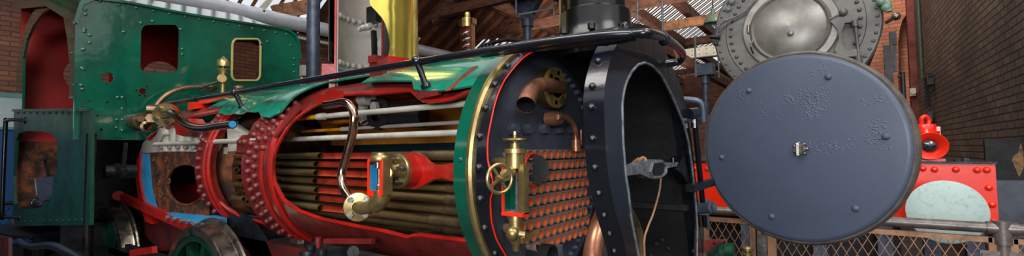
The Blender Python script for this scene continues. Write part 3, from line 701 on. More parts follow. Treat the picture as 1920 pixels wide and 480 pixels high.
m = MB(); h0 = VP_(985, 440, vx+.05); m.cyl(q, h0, .02, n=14); m.bar(VP_(978, 452, vx+.06), VP_(1008, 434, vx+.05), .012, .024); LP('drain_cock_lever', m, 'brass', gv)
def wheel(c, n_, R, name, par):
    m = MB(); n_ = V(n_).normalized(); x, y, z = frame(n_); m.torus(c, n_, R, R*.13, 32, 10); m.cyl(c-n_*.012, c+n_*.022, R*.27, R*.2)
    m.hexb(c+n_*.02, n_, R*.17, .018)
    for i in range(4): a = i*pi/2+.6; m.bar(c, c+(x*cos(a)+y*sin(a))*R*.95, R*.2, R*.1, n_)
    return LP(name, m, 'brass', par)
hw = VP_(965, 262); m = MB(); m.cyl((vx, c0.y, zt_+.03), (vx, c0.y, hw.z), .011); LP('valve_spindle', m, 'brass', gv)
wheel(V((vx, c0.y, hw.z)), Zv, .052, 'handwheel', gv)
h2 = VP_(937, 335, -1.12); m = MB(); m.cyl(h2, VP_(958, 322, vx-.0), .014); m.cyl(h2.lerp(VP_(958, 322), .5), VP_(958, 322), .026); LP('valve_spindle', m, 'brass', gv)
wheel(h2, ax*.93+V((0, -.36, 0)), .058, 'handwheel', gv)
# stub pipe at the foot of the tubeplate
p = PX(1018, 478, -1.34); m = MB(); m.pipe(p-ax*.1, p+ax*.06, .062, .052, 24); LP('washout_stub', m, 'soot'); m = MB(); m.box(p+V((.0, .06, -.03)), p+V((.04, .15, .035))); m.cyl(p+V((.04, .1, 0)), p+V((.044, .1, 0)), .014); LP('stub_lug', m, 'iron')
# ---- blast pipe & pipes inside the smokebox
m = MB(); m.tube([PX(1108, 500, -1.05), PX(1112, 470, -1.05), PX(1120, 435, -1.05), PX(1133, 400, -1.05), PX(1150, 370, -1.03)], .05, 18, smooth=5); LP('blast_pipe', m, 'copper', sharp=60)
m = MB(); m.tube([PX(1172, 385, -.95), PX(1190, 420, -.95), PX(1199, 450, -.95), PX(1202, 490, -.95)], .03, 14, smooth=5); LP('steam_pipe', m, 'brassD', sharp=60)
# ---- dart crossbar with rope
m = MB()
oc = V(PX(1227, 315, -.80)); cbx = -.80
out = [(1170, 320), (1200, 306), (1222, 299), (1240, 299), (1249, 306), (1283, 303), (1284, 308), (1250, 316), (1248, 327), (1236, 333), (1222, 335), (1200, 326), (1172, 330)]
m.prism([PX(u, v, cbx) for u, v in out[:6]+out[6:]], (-1, 0, 0), .05)
cb = LP('door_crossbar', m, 'iron', sharp=25)
m = MB(); m.prism([PX(u, v, cbx+.006) for u, v in ((1226, 308), (1241, 306), (1246, 311), (1245, 323), (1238, 329), (1226, 329), (1223, 322))], (-1, 0, 0), .008); LP('crossbar_slot', m, 'soot', cb)
m = MB(); ol = [PX(u, v, cbx+.004) for u, v in ((1223, 305), (1241, 303), (1249, 310), (1248, 324), (1239, 332), (1224, 333), (1219, 322))]; m.tube(ol+[ol[0]], .009, 6, cap=False); LP('crossbar_boss', m, 'iron', cb)
m = MB(); m.prism([PX(u, v, -.79) for u, v in ((1274, 308), (1281, 292), (1294, 290), (1298, 345), (1290, 345), (1278, 325), (1268, 318))], (-1, 0, 0), .06); m.cyl(PX(1262, 305, -.80), PX(1262, 296, -.80), .012); LP('crossbar_bracket', m, 'black', cb)
m = MB(); m.tube([PX(1196, 303, -.83), PX(1205, 296, -.83), PX(1210, 301, -.82), PX(1206, 312, -.83)], .01, 8, smooth=5); m.tube([PX(1175, 322, -.84), PX(1186, 306, -.84), PX(1197, 297, -.85)], .006, 8, smooth=4)
m.tube([PX(1239, 335, -.78), PX(1236, 360, -.78), PX(1225, 400, -.78), PX(1215, 425, -.78), PX(1208, 450, -.79), PX(1209, 490, -.79)], .0055, 8, smooth=5); LP('old_cord', m, 'timberL', sharp=60)
# ---- hinges
hx, hy = -.744, 3.274
def HP(u, v): return PX(u, v, hx)
m = MB(); m.cyl(PX(1291, 214, -.76), PX(1306, 212, -.73), .036, n=18); m.cyl(HP(1302, 208), HP(1303, 240), .024, n=18); m.box(HP(1290, 222)-V((.02, 0, 0)), HP(1302, 231)); m.box(HP(1302, 222), HP(1316, 234)+V((.0, .0, 0))); LP('door_hinge', m, 'navy')
m = MB(); m.cyl(HP(1303, 232), HP(1322, 425), .017, n=14); LP('hinge_rod', m, 'black')
m = MB(); a_ = PX(1294, 353, -.70); b_ = PX(1350, 353, -.70); m.bar(a_, V((b_.x, b_.y, a_.z)), .05, .042); LP('hinge_strap', m, 'black')
m = MB(); m.cyl(PX(1311, 391, -.76), PX(1336, 389, -.66), .034, n=18); m.cyl(HP(1318, 378), HP(1320, 398), .05, n=18); m.cyl(HP(1325, 398), HP(1328, 430), .013); m.lathe(PX(1336, 389, -.66), V((.8, .2, 0)), [(.001, 0), (.036, 0), (.04, .01), (.03, .02), (.001, .022)], 16); LP('door_hinge', m, 'plate')
# ---- the open smokebox door
da = -.295; e1 = V((cos(da), sin(da), 0)); dn = V((sin(da), -cos(da), 0)); dc = V((hx, hy, 1.998))+e1*.55
pr = [(.001, 0), (.516, 0), (.528, -.004), (.536, -.012), (.538, -.022), (.55, -.026), (.552, -.05), (.545, -.058), (.50, -.062), (.001, -.10)]
m = MB(); m.lathe(dc, dn, [(r, h) for r, h in pr], 128); dr = LP('smokebox_door', m, 'door', sharp=28)
m = MB(); m.lathe(dc, dn, [(.545, -.066), (.560, -.064), (.561, -.040), (.549, -.020), (.540, -.021)], 128); LP('door_rim', m, 'rimiron', dr)
for u, v in ((1404, 170), (1553, 144), (1661, 256), (1604, 391), (1447, 406), (1353, 295)):
    m = MB(); m.dome(PP(u, v, dc, dn), dn, .0185, .014, 20); LP('rivet', m, 'door', dr)
p = PP(1502, 279, dc, dn); m = MB(); m.cyl(p, p+dn*.035, .026, n=16); m.hexb(p+dn*.01, dn, .034, .012)
for i in range(7): a = i*2*pi/7; m.dome(p+(e1*cos(a)+Zv*sin(a))*.034+dn*.012, dn, .009, .008, 6)
m.box(p+dn*.03-e1*.012-Zv*.038, p+dn*.055+e1*.008+Zv*.034); LP('dart_handle_boss', m, 'steel', dr)
# ---- plates with holes
from mathutils.geometry import tessellate_polygon
def plate(outer, holes, n, t):
    """flat plate: outline and hole outlines as points, given thickness t along n"""
    loops = [[V(p) for p in outer]]+[[V(p) for p in h] for h in holes]; n = V(n).normalized()*t
    tri = tessellate_polygon(loops); flat = [p for l in loops for p in l]; k = len(flat)
    fs = [tuple(f) for f in tri]+[tuple(k+i for i in f[::-1]) for f in tri]; b = 0
    for l in loops:
        m = len(l); fs += [(b+i, b+(i+1) % m, k+b+(i+1) % m, k+b+i) for i in range(m)]; b += m
    return MB().add(flat+[p+n for p in flat], fs)
def rrect(y0, z0, y1, z1, r, k=6):
    out = []
    for cx_, cz_, a in ((y1-r, z1-r, 0), (y0+r, z1-r, 90), (y0+r, z0+r, 180), (y1-r, z0+r, 270)):
        out += [(cx_+r*cos(radians(a+90*i/k)), cz_+r*sin(radians(a+90*i/k))) for i in range(k+1)]
    return out
def circ(y, z, r, k=24): return [(y+r*cos(2*pi*i/k), z+r*sin(2*pi*i/k)) for i in range(k)]
# ================================================================== CAB
CX = -6.1
def c2(u, v): p = PX(u, v, CX); return (p.y, p.z)
fo = [(1.187, 2.15), (1.17, 3.35)]+[(1.2, 3.5), (1.3, 3.58), (1.58, 3.608), (2.1, 3.612), (2.7, 3.645), (3.2, 3.675), (3.33, 3.668), (3.42, 3.62), (3.47, 3.52), (3.49, 3.3), (3.485, 2.15)]
def wquad(u0, v0, u1, v1, r):
    a, b, c, d = c2(u0, v0), c2(u1, v0), c2(u1, v1), c2(u0, v1); y0 = (a[0]+d[0])/2; y1 = (b[0]+c[0])/2; pts = rrect(0, 0, 1, 1, .0001)
    out = []
    for p, q in rrect(0, 0, 1, 1, r): top = a[1]+(b[1]-a[1])*p; bt = d[1]+(c[1]-d[1])*p; out.append((y0+(y1-y0)*p, bt+(top-bt)*q))
    return out
wl = wquad(264, 46, 336, 136, .16); wr_ = wquad(435, 73, 488, 151, .16)
hs = [wl, wr_, circ(*c2(201, 145), .055), circ(*c2(268, 171), .033)]+[circ(*c2(u, v), .012, 8) for u, v in ((256, 170), (262, 179), (272, 180), (275, 162), (200, 158), (166, 190), (153, 201), (183, 217), (201, 192), (218, 204), (218, 225), (215, 240), (160, 240), (190, 243))]+[circ(*c2(258, 229), .09)]
m = plate([(CX, y, z) for y, z in fo], [[(CX, y, z) for y, z in h] for h in hs], (-1, 0, 0), .03)
cf = LP('cab_front_plate', m, 'green', sharp=25)
m = MB(); ol = [(CX+.004, y, z) for y, z in wr_]; m.tube(ol+[ol[0], ol[1]], .014, 6, cap=False); wf = LP('window_frame', m, 'olive', cf)
m = MB(); m.prism([(CX-.012, y, z) for y, z in wr_], (-1, 0, 0), .006); wf2 = m.build('window_pane', M['glass'], cf)
m = MB()
for y, z in [(1.24+.0*i, 2.25+.2*i) for i in range(7)]: m.dome((CX, y, z), (1, 0, 0), .018, .012)
for u, v in ((160, 27), (158, 59), (168, 66), (168, 80), (155, 93), (154, 128), (152, 160), (286, 40), (339, 55), (264, 43), (342, 92), (342, 102), (536, 155), (552, 110), (551, 122), (552, 135), (502, 78), (559, 62), (495, 20), (545, 85), (232, 60)): m.dome(PX(u, v, CX), (1, 0, 0), .018, .012)
for k in range(14): y = 1.35+.15*k; m.dome((CX, y, 3.57+.04*(y-1.6)/1.6), (1, 0, 0), .018, .014)
pts = [c2(213, 182), c2(235, 182), c2(235, 258), c2(213, 258)]
m.prism([(CX, y, z) for y, z in pts], (1, 0, 0), .01)
for u, v in ((220, 183), (229, 183), (229, 204), (219, 225), (229, 225), (218, 240), (229, 245)): m.dome(PX(u, v, CX)+V((.01, 0, 0)), (1, 0, 0), .018, .012)
LP('rivets', m, 'green', cf)
# roof: rises gently towards the rear
m = MB(); ro_ = fo[1:-1]; vs = []; Xr = [CX+.03, CX-.05, -7.5, -9.55]; dz = [0, 0, .45, .8]
top = [(1.165, 3.3)]+ro_[1:-1]+[(3.495, 3.3)]
for x, d in zip(Xr, dz): vs += [(x, 2.33+(y-2.33)*1.008, z+.012+(d if z > 3.2 else d*.7)) for y, z in top]+[(x, 2.33+(y-2.33)*.985, z-.012+(d if z > 3.2 else d*.7)) for y, z in top]
k = len(top); W = 2*k; fs = []
for i in range(3):
    p, q = i*W, (i+1)*W
    for j in range(k-1): fs += [(p+j, q+j, q+j+1, p+j+1), (p+k+j+1, q+k+j+1, q+k+j, p+k+j)]
    fs += [(p, p+k, q+k, q), (p+k-1, q+k-1, q+2*k-1, p+2*k-1)]
for p in (0, 3*W): fs += [(p+j, p+j+1, p+k+j+1, p+k+j) for j in range(k-1)]
m.add(vs, fs); LP('cab_roof', m, 'green', sharp=50)
SY = 1.22
def S(u, v, y=SY): return PY(u, v, y)
# upper side sheet: a door arch open at the foot
up = [(29, 206), (31, 130), (36, 90), (45, 55), (62, 22), (86, 2), (110, -10), (150, -16), (152, -5), (146, 184), (129, 184), (131, 130), (126, 75), (118, 28), (112, 16), (97, 13), (80, 24), (62, 48), (50, 75), (43, 110), (41, 206)]
m = MB(); pts = [S(u, v) for u, v in up]; m2 = plate(pts, [], (0, 1, 0), .025); sd = LP('cab_side_sheet', m2, 'green', sharp=25)
m = MB()
for u, v in ((38, 110), (42, 75), (58, 40), (80, 12), (90, 6), (100, 0), (137, 35), (135, 70), (134, 100), (138, 160)): m.dome(S(u, v), (0, -1, 0), .018, .012)
LP('rivets', m, 'green', sd)
lo = [(26, 208), (170, 207), (168, 422), (28, 424), (24, 400)]
ho = [(30, 262), (36, 250), (50, 246), (75, 246), (96, 250), (106, 262), (108, 275), (105, 292), (109, 308), (100, 335), (99, 360), (92, 378), (78, 388), (55, 393), (38, 391), (26, 382), (25, 330)]
m2 = plate([S(u, v) for u, v in lo], [[S(u, v) for u, v in ho]], (0, 1, 0), .03); ls = LP('bunker_side_plate', m2, 'dgreen', sharp=25)
m = MB()
for u in range(34, 165, 12): m.dome(S(u, 212), (0, -1, 0), .016, .012); m.dome(S(u, 416-(u-30)*.03), (0, -1, 0), .016, .012)
p0, p1 = S(27, 207), S(170, 206); m.bar(p0, p1, .05, .03)
LP('rivets', m, 'dgreen', ls)
m = MB(); a_ = S(48, 226); b_ = S(36, 408); m.tube([a_, S(38, 225)+V((0, -.08, 0)), S(32, 228)+V((0, -.1, 0)), S(30, 240)+V((0, -.1, 0)), S(24, 395)+V((0, -.1, 0)), S(24, 404)+V((0, -.08, 0)), b_], .024, 10, smooth=4); m.ball(a_, .05, (1, .4, 1)); m.ball(b_, .05, (1, .4, 1)); LP('grab_rail', m, 'black', sharp=60)
# interior
m = plate([(-9.5, 1.25, 2.2), (-9.5, 3.45, 2.2), (-9.5, 3.45, 4.45), (-9.5, 1.25, 4.45)], [[(-9.5, y, z) for y, z in circ(1.98, 3.22, .27)], [(-9.5, y, z) for y, z in circ(2.95, 3.32, .28)]], (-1, 0, 0), .03); bkp = LP('cab_back_plate', m, 'redcab')
m = MB(); m.box((-9.53, 1.25, 1.0), (-9.5, 3.45, 2.2)); LP('bunker_back_plate', m, 'rust')
m = MB(); m.box((-9.5, 3.42, 1.05), (-8.5, 3.46, 4.2)); m.box((-6.8, 3.42, 1.05), (-6.13, 3.46, 3.6)); m.box((-9.5, 3.42, 1.05), (-6.13, 3.46, 2.5)); LP('far_cab_side', m, 'redcab')
m = MB(); m.box((-9.45, 2.0, .98), (-6.9, 2.03, 2.75)); LP('bunker_partition', m, 'rust')
m = MB(); m.box((-9.45, 2.05, 2.42), (-8.2, 3.4, 2.46)); LP('bunker_top', m, 'dgreen')
m = MB(); m.box((-9.5, 1.26, .93), (-5.75, 3.4, .97)); LP('cab_floor', m, 'dark')
# footplate beam and side pipework
m = MB(); m.prism([PZ(u, v, 1.02) for u, v in ((-40, 428), (30, 417), (168, 411), (168, 425), (60, 440), (22, 441))], (0, 0, -1), .05); LP('footplate', m, 'dark')
m = MB(); m.prism([PY(u, v, 1.0) for u, v in ((-30, 436), (16, 446), (16, 520), (-30, 520))], (0, 1, 0), .03); LP('rear_buffer_beam', m, 'deepred')
m = MB(); m.prism([PY(u, v, 1.3) for u, v in ((44, 462), (60, 458), (60, 520), (44, 520))], (0, 1, 0), .03); LP('rear_frame', m, 'deepred')
m = MB(); m.tube([PY(38, 452, 1.05), PY(60, 462, 1.05), PY(100, 460, 1.05), PY(135, 475, 1.05), PY(165, 492, 1.05)], .035, 10, smooth=4); LP('brake_pipe', m, 'black', sharp=60)
m = MB(); p = PY(171, 262, 1.25); m.cyl((p.x, 1.25, .3), (p.x, 1.25, 2.2), .04, n=16); m.cyl((p.x, 1.25, .95), (p.x, 1.25, 1.0), .055, n=16); LP('vertical_pipe', m, 'black')
m = MB(); m.box((-6.3, 1.98, 1.0), (-6.14, 3.3, 2.15)); m.box((-7.9, 1.95, .95), (-6.3, 2.0, 1.9)); LP('cab_lower_front', m, 'dark')
m = MB(); c_ = PY(219, 322, 1.5); m.tube([c_+V((-.2, 0, 0)), c_+V((0, 0, .06)), c_+V((.25, 0, 0))], .03, 8, smooth=3); m.cyl(c_+V((0, -.1, 0)), c_+V((0, .15, 0)), .07); m.bar(PY(236, 268, 1.5), PY(230, 330, 1.5), .03, .03, V((0, 1, 0))); LP('brake_linkage', m, 'dark')
# injector and pipes on the cab front
ij = PX(258, 228, -6.05)
m = MB(); m.cyl(ij+V((-.1, 0, 0)), ij+V((.16, 0, 0)), .085, n=22); m.cyl(ij+V((.1, 0, .0)), ij+V((.36, .12, .02)), .045, n=14)
m.lathe(PX(275, 238, -5.8), V((1, -.2, 0)), [(.001, 0), (.06, 0), (.06, .06), (.035, .07), (.035, .1)], 14); m.cyl(PX(268, 240, -5.8), PX(300, 205, -5.75), .03); m.cyl(PX(276, 205, -5.8), PX(302, 206, -5.75), .05); m.hexb(PX(285, 222, -5.75), (1, -.4, 0), .05, .08); m.hexb(PX(262, 224, -5.9), (1, -.2, 0), .035, .12)
inj = LP('injector_body', m, 'bronze')
m = MB(); c_ = PY(311, 216, 1.72); n_ = V((.6, -.8, 0)).normalized(); m.lathe(c_, n_, [(.001, 0), (.112, 0), (.116, .012), (.112, .03), (.04, .03)], 32); fg = LP('injector_flange', m, 'brass', inj)
m = MB(); x_, y_, z_ = frame(n_)
for i in range(4): a = i*pi/2+.5; m.hexb(c_+n_*.03+(x_*cos(a)+y_*sin(a))*.078, n_, .022, .025)
LP('flange_bolts', m, 'steel', inj)
m = MB(); P_ = [c_+n_*.03, PY(318, 211, 1.62), PY(330, 217, 1.6), PY(345, 230, 1.6), PY(362, 238, 1.6), PY(385, 240, 1.6), PY(410, 236, 1.6), PY(436, 233, 1.6)]; m.tube(P_, .033, 16, cap=False, smooth=5); LP('cut_feed_pipe', m, 'copperP', sharp=60)
q = P_[-1]; d_ = (q-PY(415, 236, 1.6)).normalized(); m = MB(); m.cyl(q-d_*.12, q+d_*.001, .027, n=16); LP('blue_pipe_bore', m, 'blue')
m = MB(); m.prism([PY(u, v, 1.68) for u, v in ((326, 228), (352, 222), (362, 238), (345, 256), (330, 252))], (0, 1, 0), .12); LP('pad_bracket', m, 'red'); m = MB(); m.lathe(c_-n_*.04, n_, [(.001, 0), (.12, 0), (.12, .035), (.001, .035)], 24); LP('clack_pad', m, 'red')
m = MB(); m.tube([PX(290, 204, -5.9), PX(300, 190, -5.9), PX(318, 175, -5.9), PX(345, 165, -5.9), PX(378, 163, -5.9)], .028, 12, smooth=5); m.hexb(PX(378, 163, -5.9), (0, 1, 0), .055, .09); m.ball(PX(396, 163, -5.9), .06); m.cyl(PX(378, 163, -5.9), PX(400, 163, -5.9), .038); LP('steam_supply_pipe', m, 'bronze', sharp=50)
# whistle
w0 = PX(418, 170, -5.6)
s_ = w0.length; k_ = (PX(418, 105, -5.6).z-w0.z)
m = MB(); m.lathe((w0.x, w0.y, w0.z-.03), Zv, [(.001, 0), (.028, 0), (.025, k_*.28), (.045, k_*.3), (.05, k_*.4), (.03, k_*.45), (.03, k_*.5), (.05, k_*.6), (.062, k_*.68), (.055, k_*.7), (.012, k_*.7), (.012, k_*.77), (.064, k_*.77), (.064, k_*.9), (.05, k_*.97), (.025, k_*1.02), (.015, k_*1.06), (.001, k_*1.07)], 24)
m.cyl(V((w0.x, w0.y-.02, w0.z+k_*.32)), V((w0.x+.09, w0.y-.05, w0.z+k_*.32)), .045, n=14); LP('whistle', m, 'brass', sharp=40)
m = MB(); m.cyl(V((w0.x, w0.y, w0.z+k_*.3)), PX(380, 162, -5.7), .016); LP('whistle_pipe', m, 'dgreen')
m = MB(); m.prism([PX(u, v, -5.4) for u, v in ((366, 204), (368, 189), (400, 183), (443, 180), (452, 184), (448, 196))], (-1, 0, 0), .2); LP('whistle_manifold', m, 'scarlet')
m = MB(); m.ball(PX(448, 165, -5.6), .06, (1, 1, .6)); m.cyl(PX(448, 165, -5.6), PX(448, 180, -5.6), .03); LP('manifold_valve', m, 'brassD')
# ---- clack valve and S-pipe on the barrel side
y0 = 1.665
pad = [(870, 297), (850, 305), (830, 309), (812, 309), (800, 303), (792, 294), (780, 287), (765, 286), (752, 292), (747, 305), (745, 322), (748, 340), (758, 352), (775, 355), (790, 350), (800, 343), (812, 336), (830, 334), (850, 340), (870, 353)]
def onb(u, v, r): X_, th = CY(u, v, r); return BP(X_, th, r)
m = MB(); m.prism([onb(u, v, RB) for u, v in pad], (0, 1, 0), .03); LP('barrel_pad', m, 'red')
pc = onb(768, 320, RB); m = MB(); m.lathe(V((pc.x, pc.y+.02, pc.z)), (0, -1, 0), [(.001, 0), (.09, 0), (.088, .085), (.001, .085)], 36); LP('pad_boss', m, 'red')
fc = V((pc.x, pc.y-.065, pc.z)); m = MB(); m.lathe(fc, (0, -1, 0), [(.001, 0), (.09, 0), (.092, .005), (.092, .022), (.088, .028), (.045, .028), (.04, .05), (.04, .12)], 36); cl = LP('clack_flange', m, 'brass')
m = MB()
for i in range(5):
    a = i*2*pi/5+.3; p = fc+V((.064*cos(a), -.028, .064*sin(a))); m.hexb(p, (0, -1, 0), .021, .024); m.cyl(p+V((0, -.024, 0)), p+V((0, -.045, 0)), .011, n=8)
LP('flange_nuts', m, 'steel', cl)
yb = 1.46
A0, A1 = PY(690, 298, yb), PY(716, 366, yb)
m = MB(); X0, X1, Z1, Z0 = A0.x, A1.x, A0.z, A1.z
outer = [(X0, Z0+.02), (X0, Z1), (X1, Z1), (X1, Z0-.02), (X1-.025, Z0-.06), (X1-.06, Z0-.045)]
m2 = plate([(x, yb, z) for x, z in rrect(X0, Z0, X1, Z1, .008, 2)], [[(x, yb, z) for x, z in rrect(X0+.013, Z0+.02, X1-.02, Z1-.015, .005, 2)]], (0, 1, 0), .05); cv = LP('clack_valve_body', m2, 'brass')
m = MB(); m.box((X0, yb+.045, Z0), (X1, yb+.055, Z1)); m.box((X1, yb+.0, Z0), (X1+.012, yb+.055, Z1)); m.lathe(((X0+X1)/2+.01, yb+.028, Z1), Zv, [(.001, -.01), (.05, -.01), (.053, .004), (.048, .016), (.03, .018), (.028, .03), (.001, .03)], 24); LP('valve_casing', m, 'brass', cv)
m2 = plate([(x, yb-.003, z) for x, z in rrect(X0-.002, Z0-.01, X1+.004, Z1+.0, .008, 2)], [[(x, yb-.003, z) for x, z in rrect(X0+.012, Z0+.02, X1-.012, Z1-.012, .005, 2)]], (0, 1, 0), .004); LP('red_section_face', m2, 'scarlet', cv)
m = MB(); m.box((X0+.013, yb+.038, Z0+.02), (X1-.02, yb+.044, Z1-.015)); m.box((X0+.0135, yb+.005, Z0+.02), (X0+.016, yb+.04, Z1-.03)); LP('blue_water_space', m, 'blue', cv)
xm = (X0+X1)/2+.012; m = MB(); m.cyl((xm, yb+.02, Z0+.07), (xm, yb+.02, Z1-.05), .015, n=14); m.cyl((xm-.012, yb+.02, Z1-.045), (xm-.012, yb+.02, Z1-.017), .017, n=18); m.lathe((xm, yb+.02, Z0+.03), Zv, [(.001, -.06), (.012, -.05), (.017, 0), (.018, .015), (.014, .02), (.014, .045), (.001, .045)], 16); LP('valve_plunger', m, 'steel', cv)
fl1 = PY(672, 388, 1.5); n1 = V((.72, -.69, 0)).normalized()
eb = PY(712, 382, yb+.03)
m = MB(); m.tube([fl1, fl1+V((.07, -.02, 0)), eb+V((-.02, 0, -.0)), V((xm+.0, yb+.035, Z0-.01)), V((xm+.0, yb+.035, Z0+.02))], [.032]*9+[.043]*12, 18, smooth=5); LP('valve_elbow', m, 'brass', cv, sharp=60)
m = MB(); m.lathe(fl1-n1*.02, n1, [(.001, 0), (.074, 0), (.077, .006), (.077, .022), (.073, .028), (.03, .034)], 36); f1_ = LP('pipe_flange', m, 'brass', cv)
x_, y_, z_ = frame(n1); m = MB()
for a in (35, 125, 215, 305): a = radians(a+10); m.hexb(fl1+n1*.008+(x_*cos(a)+y_*sin(a))*.054, n1, .016, .018)
LP('flange_bolts', m, 'steel', cv)
m = MB(); m.cyl(V((X1, yb+.03, fc.z)), V((fc.x, fc.y-.06, fc.z)), .026, n=18); LP('valve_branch', m, 'brass', cv)
SP = [PY(610, 197, 1.56), PY(625, 195, 1.56), PY(640, 192, 1.56), PY(652, 194, 1.56), PY(661, 205, 1.56), PY(664, 225, 1.56), PY(660, 255, 1.56), PY(652, 285, 1.55), PY(643, 315, 1.54), PY(640, 335, 1.53), PY(645, 355, 1.52), PY(655, 370, 1.51), PY(668, 385, 1.51)]
m = MB(); m.tube(SP, .0235, 18, cap=False, smooth=5); LP('curved_feed_pipe', m, 'copperP', sharp=60)
d_ = (SP[0]-SP[1]).normalized(); m = MB(); m.cyl(SP[0]-d_*.1, SP[0]+d_*.001, .0195, n=16); LP('blue_pipe_bore', m, 'blue')
# ---- firebox
t3 = lerpf([(-6.0, 24), (-5.9, 28), (-5.6, 38), (-5.2, 48), (-4.62, 52)])
x3 = xr(-6.0, -4.6, .07); LP('firebox_wrapper', shell(x3, RB, RI, t3, lambda x: 250), 'redP')
m = MB(); m.tube([BP(x, t3(x), RB-.01) for x in x3], .022, 6); LP('cut_edge', m, 'red')
FY = 1.76
def F(u, v, y=FY): return PY(u, v, y)
m2 = plate([F(*p) for p in ((262, 288), (281, 288), (283, 320), (286, 350), (293, 382), (304, 402), (276, 402), (266, 370), (260, 335))], [], (0, 1, 0), .08); LP('water_space', m2, 'blue')
m2 = plate([F(*p, 1.74) for p in ((256, 300), (262, 286), (261, 335), (267, 370), (277, 402), (284, 420), (272, 415), (260, 380), (255, 340))], [], (0, 1, 0), .7); LP('backplate_edge', m2, 'red')
hc = [(350+37*cos(2*pi*i/28), 346+38*sin(2*pi*i/28)) for i in range(28)]
m2 = plate([F(*p) for p in ((281, 286), (330, 284), (388, 286), (388, 410), (304, 404), (293, 382), (286, 350), (283, 320))], [[F(*p) for p in hc]], (0, 1, 0), .02); ip = LP('inner_firebox_plate', m2, 'rust')
m = MB()
for u, v in ((289, 299), (296, 322), (299, 343), (303, 366), (313, 300), (322, 318), (318, 340), (315, 362)): m.torus(F(u, v)+V((0, -.004, 0)), (0, 1, 0), .026, .008, 14, 6)
for i in range(16): a = 2*pi*i/16; m.dome(F(350+46*cos(a), 346+46*sin(a)), (0, -1, 0), .014)
m.tube([F(*p)+V((0, -.004, 0)) for p in hc]+[F(*hc[0])], .01, 6, cap=False)
LP('stay_heads', m, 'rust', ip)
m = MB(); m.box((-6.0, 2.7, 1.2), (-4.6, 2.72, 2.2)); LP('inner_firebox_far_plate', m, 'soot')
m2 = plate([F(*p, 1.72) for p in ((292, 401), (315, 399), (345, 402), (375, 405), (397, 412), (397, 430), (380, 431), (345, 424), (318, 414), (300, 410))], [], (0, 1, 0), .12); wb = LP('water_leg_foot', m2, 'blue')
m = MB()
for u, v in ((318, 407), (330, 410), (344, 413), (357, 415), (370, 418), (385, 421)): m.hexb(F(u, v, 1.72), (0, -1, 0), .022, .03)
LP('foundation_bolts', m, 'iron', wb)
m = MB()
for k in range(9):
    u = 300+k*14; p = F(u, 284, 1.84); q = F(u, 236-k*.5, 1.84); m.cyl((p.x, 1.84, p.z), (p.x, 1.84, q.z-.04), .045, n=12); m.ball((p.x, 1.84, q.z-.04), .045)
a_, b_ = F(296, 290, 1.86), F(425, 280, 1.86); m.box((a_.x, 1.84, a_.z), (b_.x, 1.95, a_.z+.06)); m.box((a_.x, 1.90, a_.z), (b_.x, 1.95, a_.z+.30))
cr_ = LP('crown_girder_stays', m, 'white')
m2 = plate([F(*p, 1.78) for p in ((262, 286), (268, 268), (283, 250), (300, 240), (306, 252), (297, 270), (300, 287))], [], (0, 1, 0), .15); LP('crown_end_casting', m2, 'white')
m2 = plate([F(*p, 1.8) for p in ((425, 232), (450, 248), (458, 262), (450, 283), (428, 284))], [], (0, 1, 0), .1); LP('crown_end_casting', m2, 'white')
m = MB()
for k in range(8): p = F(303+k*15, 276, 1.79); m.ball(p, .022)
LP('stay_nuts', m, 'greyw', cr_)
# red underside below the firebox
m2 = plate([F(*p, 1.8) for p in ((270, 405), (300, 412), (345, 425), (400, 432), (395, 470), (300, 470), (272, 440))], [], (0, 1, 0), .05); LP('foundation_plate', m2, 'deepred')
m = MB(); m.bar(PY(220, 366, 1.74), PY(405, 446, 1.74), .05, .085, V((0, 0, 1))); m.cyl(PY(222, 367, 1.70), PY(222, 367, 1.76), .055); LP('reversing_rod', m, 'redcab')
